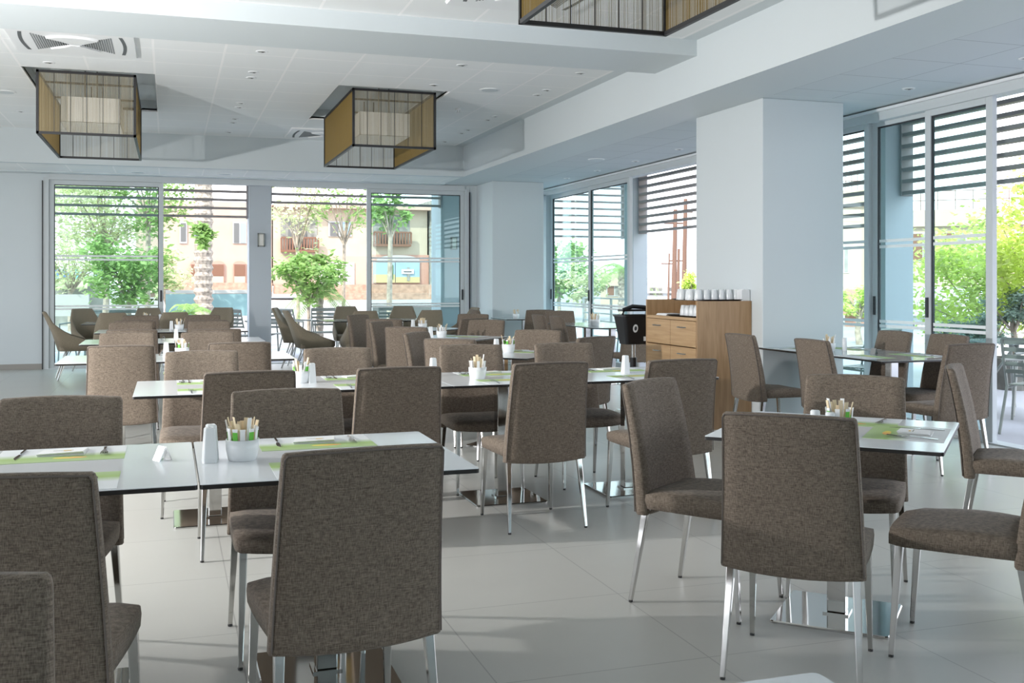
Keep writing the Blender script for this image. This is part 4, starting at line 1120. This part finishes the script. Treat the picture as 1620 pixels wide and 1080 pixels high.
wall_at(262, 392, 465, 500, 30, .1, 'teal_paint', 'pool_screen', 'teal painted panel screen behind the palm trunk', 'screen')
wall_at(262, 392, 459, 464, 30.5, .3, 'outside_trim', 'ledge', 'pale stone ledge above the teal screen', 'ledge')
wall_at(590, 697, 483, 522, 34, .1, 'window_dark', 'low_window_band', 'dark low window band under the brick wall', 'window band')
wall_at(84, 140, 466, 500, 30, .3, 'outside_trim', 'planter_wall', 'white low wall at the left behind the left pane', 'wall')
# shop sign with letters
def sign():
    Y = 40; x0, z1 = facade_point(84, 425, Y); x1, _ = facade_point(166, 425, Y); _, z0 = facade_point(120, 441, Y)
    g = empty('shop', (0, Y, 0)); tag(g, 'low shop with blue and teal lettered sign and green awning, left pane', 'shop')
    MB().box(x0, x1, .15, 3, -.25, z1).build('wall', 'stone', g)
    s = MB().box(x0, x1, 0, .15, z0, z1).build('shop_sign', 'paint_out', g)
    h = (z1 - z0) * .95
    def letter(x, strokes, m):
        L = MB()
        for a, b, c, d in strokes: L.box(x + a * h * .7, x + b * h * .7, -.05, -.0, z0 + c * h, z0 + d * h)
        L.build('letter', m, s)
    E_ = [(0, .22, 0, 1), (0, .9, .8, 1), (0, .9, 0, .2), (0, .8, .42, .58)]
    Rr = [(0, .22, 0, 1), (0, .85, .8, 1), (.65, .85, .5, 1), (0, .85, .42, .58), (.6, .85, 0, .42)]
    Tt = [(0, 1, .8, 1), (.38, .62, 0, 1)]
    sp = (x1 - x0) / 5
    letter(x0 + .02, Rr, 'sign_blue'); letter(x0 + sp * .95, E_, 'sign_blue'); letter(x0 + sp * 1.95, Tt, 'sign_teal'); letter(x0 + sp * 4.15, E_, 'sign_blue')
    aw = MB(); aw.loft([[(x0, -.6, z0 - .35), (x0 + sp * 3.4, -.6, z0 - .35), (x0 + sp * 3.4, 0, z0 - .02), (x0, 0, z0 - .02)], [(x0, -.6, z0 - .32), (x0 + sp * 3.4, -.6, z0 - .32), (x0 + sp * 3.4, 0, z0 + .01), (x0, 0, z0 + .01)]])
    aw.build('awning', 'leaf_pale', g)
sign()
# right side building
def oriented_building(u, d, w_, zlo, zhi, name, lb, wins, m='cream_wall', rail=True):
    x, y = wpos(u, d); g = empty(name, (x, y, 0), -YAW - math.atan((u - 810) / 1640.0)); tag(g, lb, 'building')
    MB().box(-w_ / 2, w_ / 2, 0, 6, zlo, zhi).build('wall', m, g); MB().box(-w_ / 2 - .2, w_ / 2 + .2, -.25, 0, zhi - .9, zhi - .75).build('cornice', m, g)
    for (a, b, c, e) in wins:
        f = MB().box(a, b, -.06, 0, c, e).build('window', 'outside_trim', g)
        MB().box(a + .08, (a + b) / 2 - .04, -.1, -.06, c + .08, e - .08).build('shutter', 'shutter' if m == 'cream_wall' else 'window_dark', f); MB().box((a + b) / 2 + .04, b - .08, -.1, -.06, c + .08, e - .08).build('shutter', 'stone', f)
    if rail:
        r = MB(); 
        for z in (zhi + .5, zhi + 1.0): r.box(-w_ / 2, w_ / 2, 0, .04, z, z + .04)
        for i in range(12): r.box(-w_ / 2 + w_ * i / 11 - .02, -w_ / 2 + w_ * i / 11 + .02, 0, .04, zhi, zhi + 1.04)
        r.build('roof_rail', 'pole', g)
oriented_building(1582, 55, 9.6, -1, 5.2, 'cream_building', 'cream building with roof rail behind the lime trees', ((-4.4, -3.2, 2.4, 4.0), (-2.8, -1.6, 2.4, 4.0), (1.0, 2.2, 2.5, 3.9)))
oriented_building(1352, 60, 3.6, -1, 6.6, 'tall_cream_building', 'tall cream block seen between column and window frame', ((-.9, -.3, 1.8, 3.4),))
oriented_building(1045, 80, 4.6, -1, 1.3, 'white_bungalow', 'small white house below the poles', ((-.9, .2, .2, .9), (.5, 1.3, .2, .9)), 'paint_out', False)
oriented_building(978, 70, 2.4, -1, 1.9, 'yellow_building', 'pale yellow house seen through the far glass', ((-.8, .3, .3, 1.1),), 'cream_wall', False)
oriented_building(1375, 36, 1.6, -1, 1.05, 'low_house', 'low house with tiled roof beyond the column glass', ((-.5, .5, .1, .7),), 'terracotta', False)
oriented_building(1510, 34, 3.0, -1, 1.1, 'garden_hut', 'small white hut behind the lime tree', ((-.9, .3, .1, .7),), 'paint_out', False)
for u, d, v1, r, lb in ((1067, 45, 333, .13, 'leaning brown timber pole, left one above the cabinet'), (1083, 47, 316, .13, 'tall brown timber pole, right one above the cabinet'), (1058, 60, 402, .07, 'thin distant lamp pole left of the timber poles'), (1073, 52, 395, .1, 'short timber pole between the two tall poles')):
    x, y = wpos(u, d); h = 1.35 + (444 - v1) / 1640 * d + .3
    o = MB().tube([(0, 0, 0), (.02 * h, 0, h)], r, 8, r * .7).tube([(-.45, 0, h - .6), (.45, 0, h - .6)], .04, 5).build('utility_pole', 'pole'); o.location = (x - .02 * h * .5, y, -.25)
    tag(o, lb, 'pole', 'timber poles beyond the terrace')
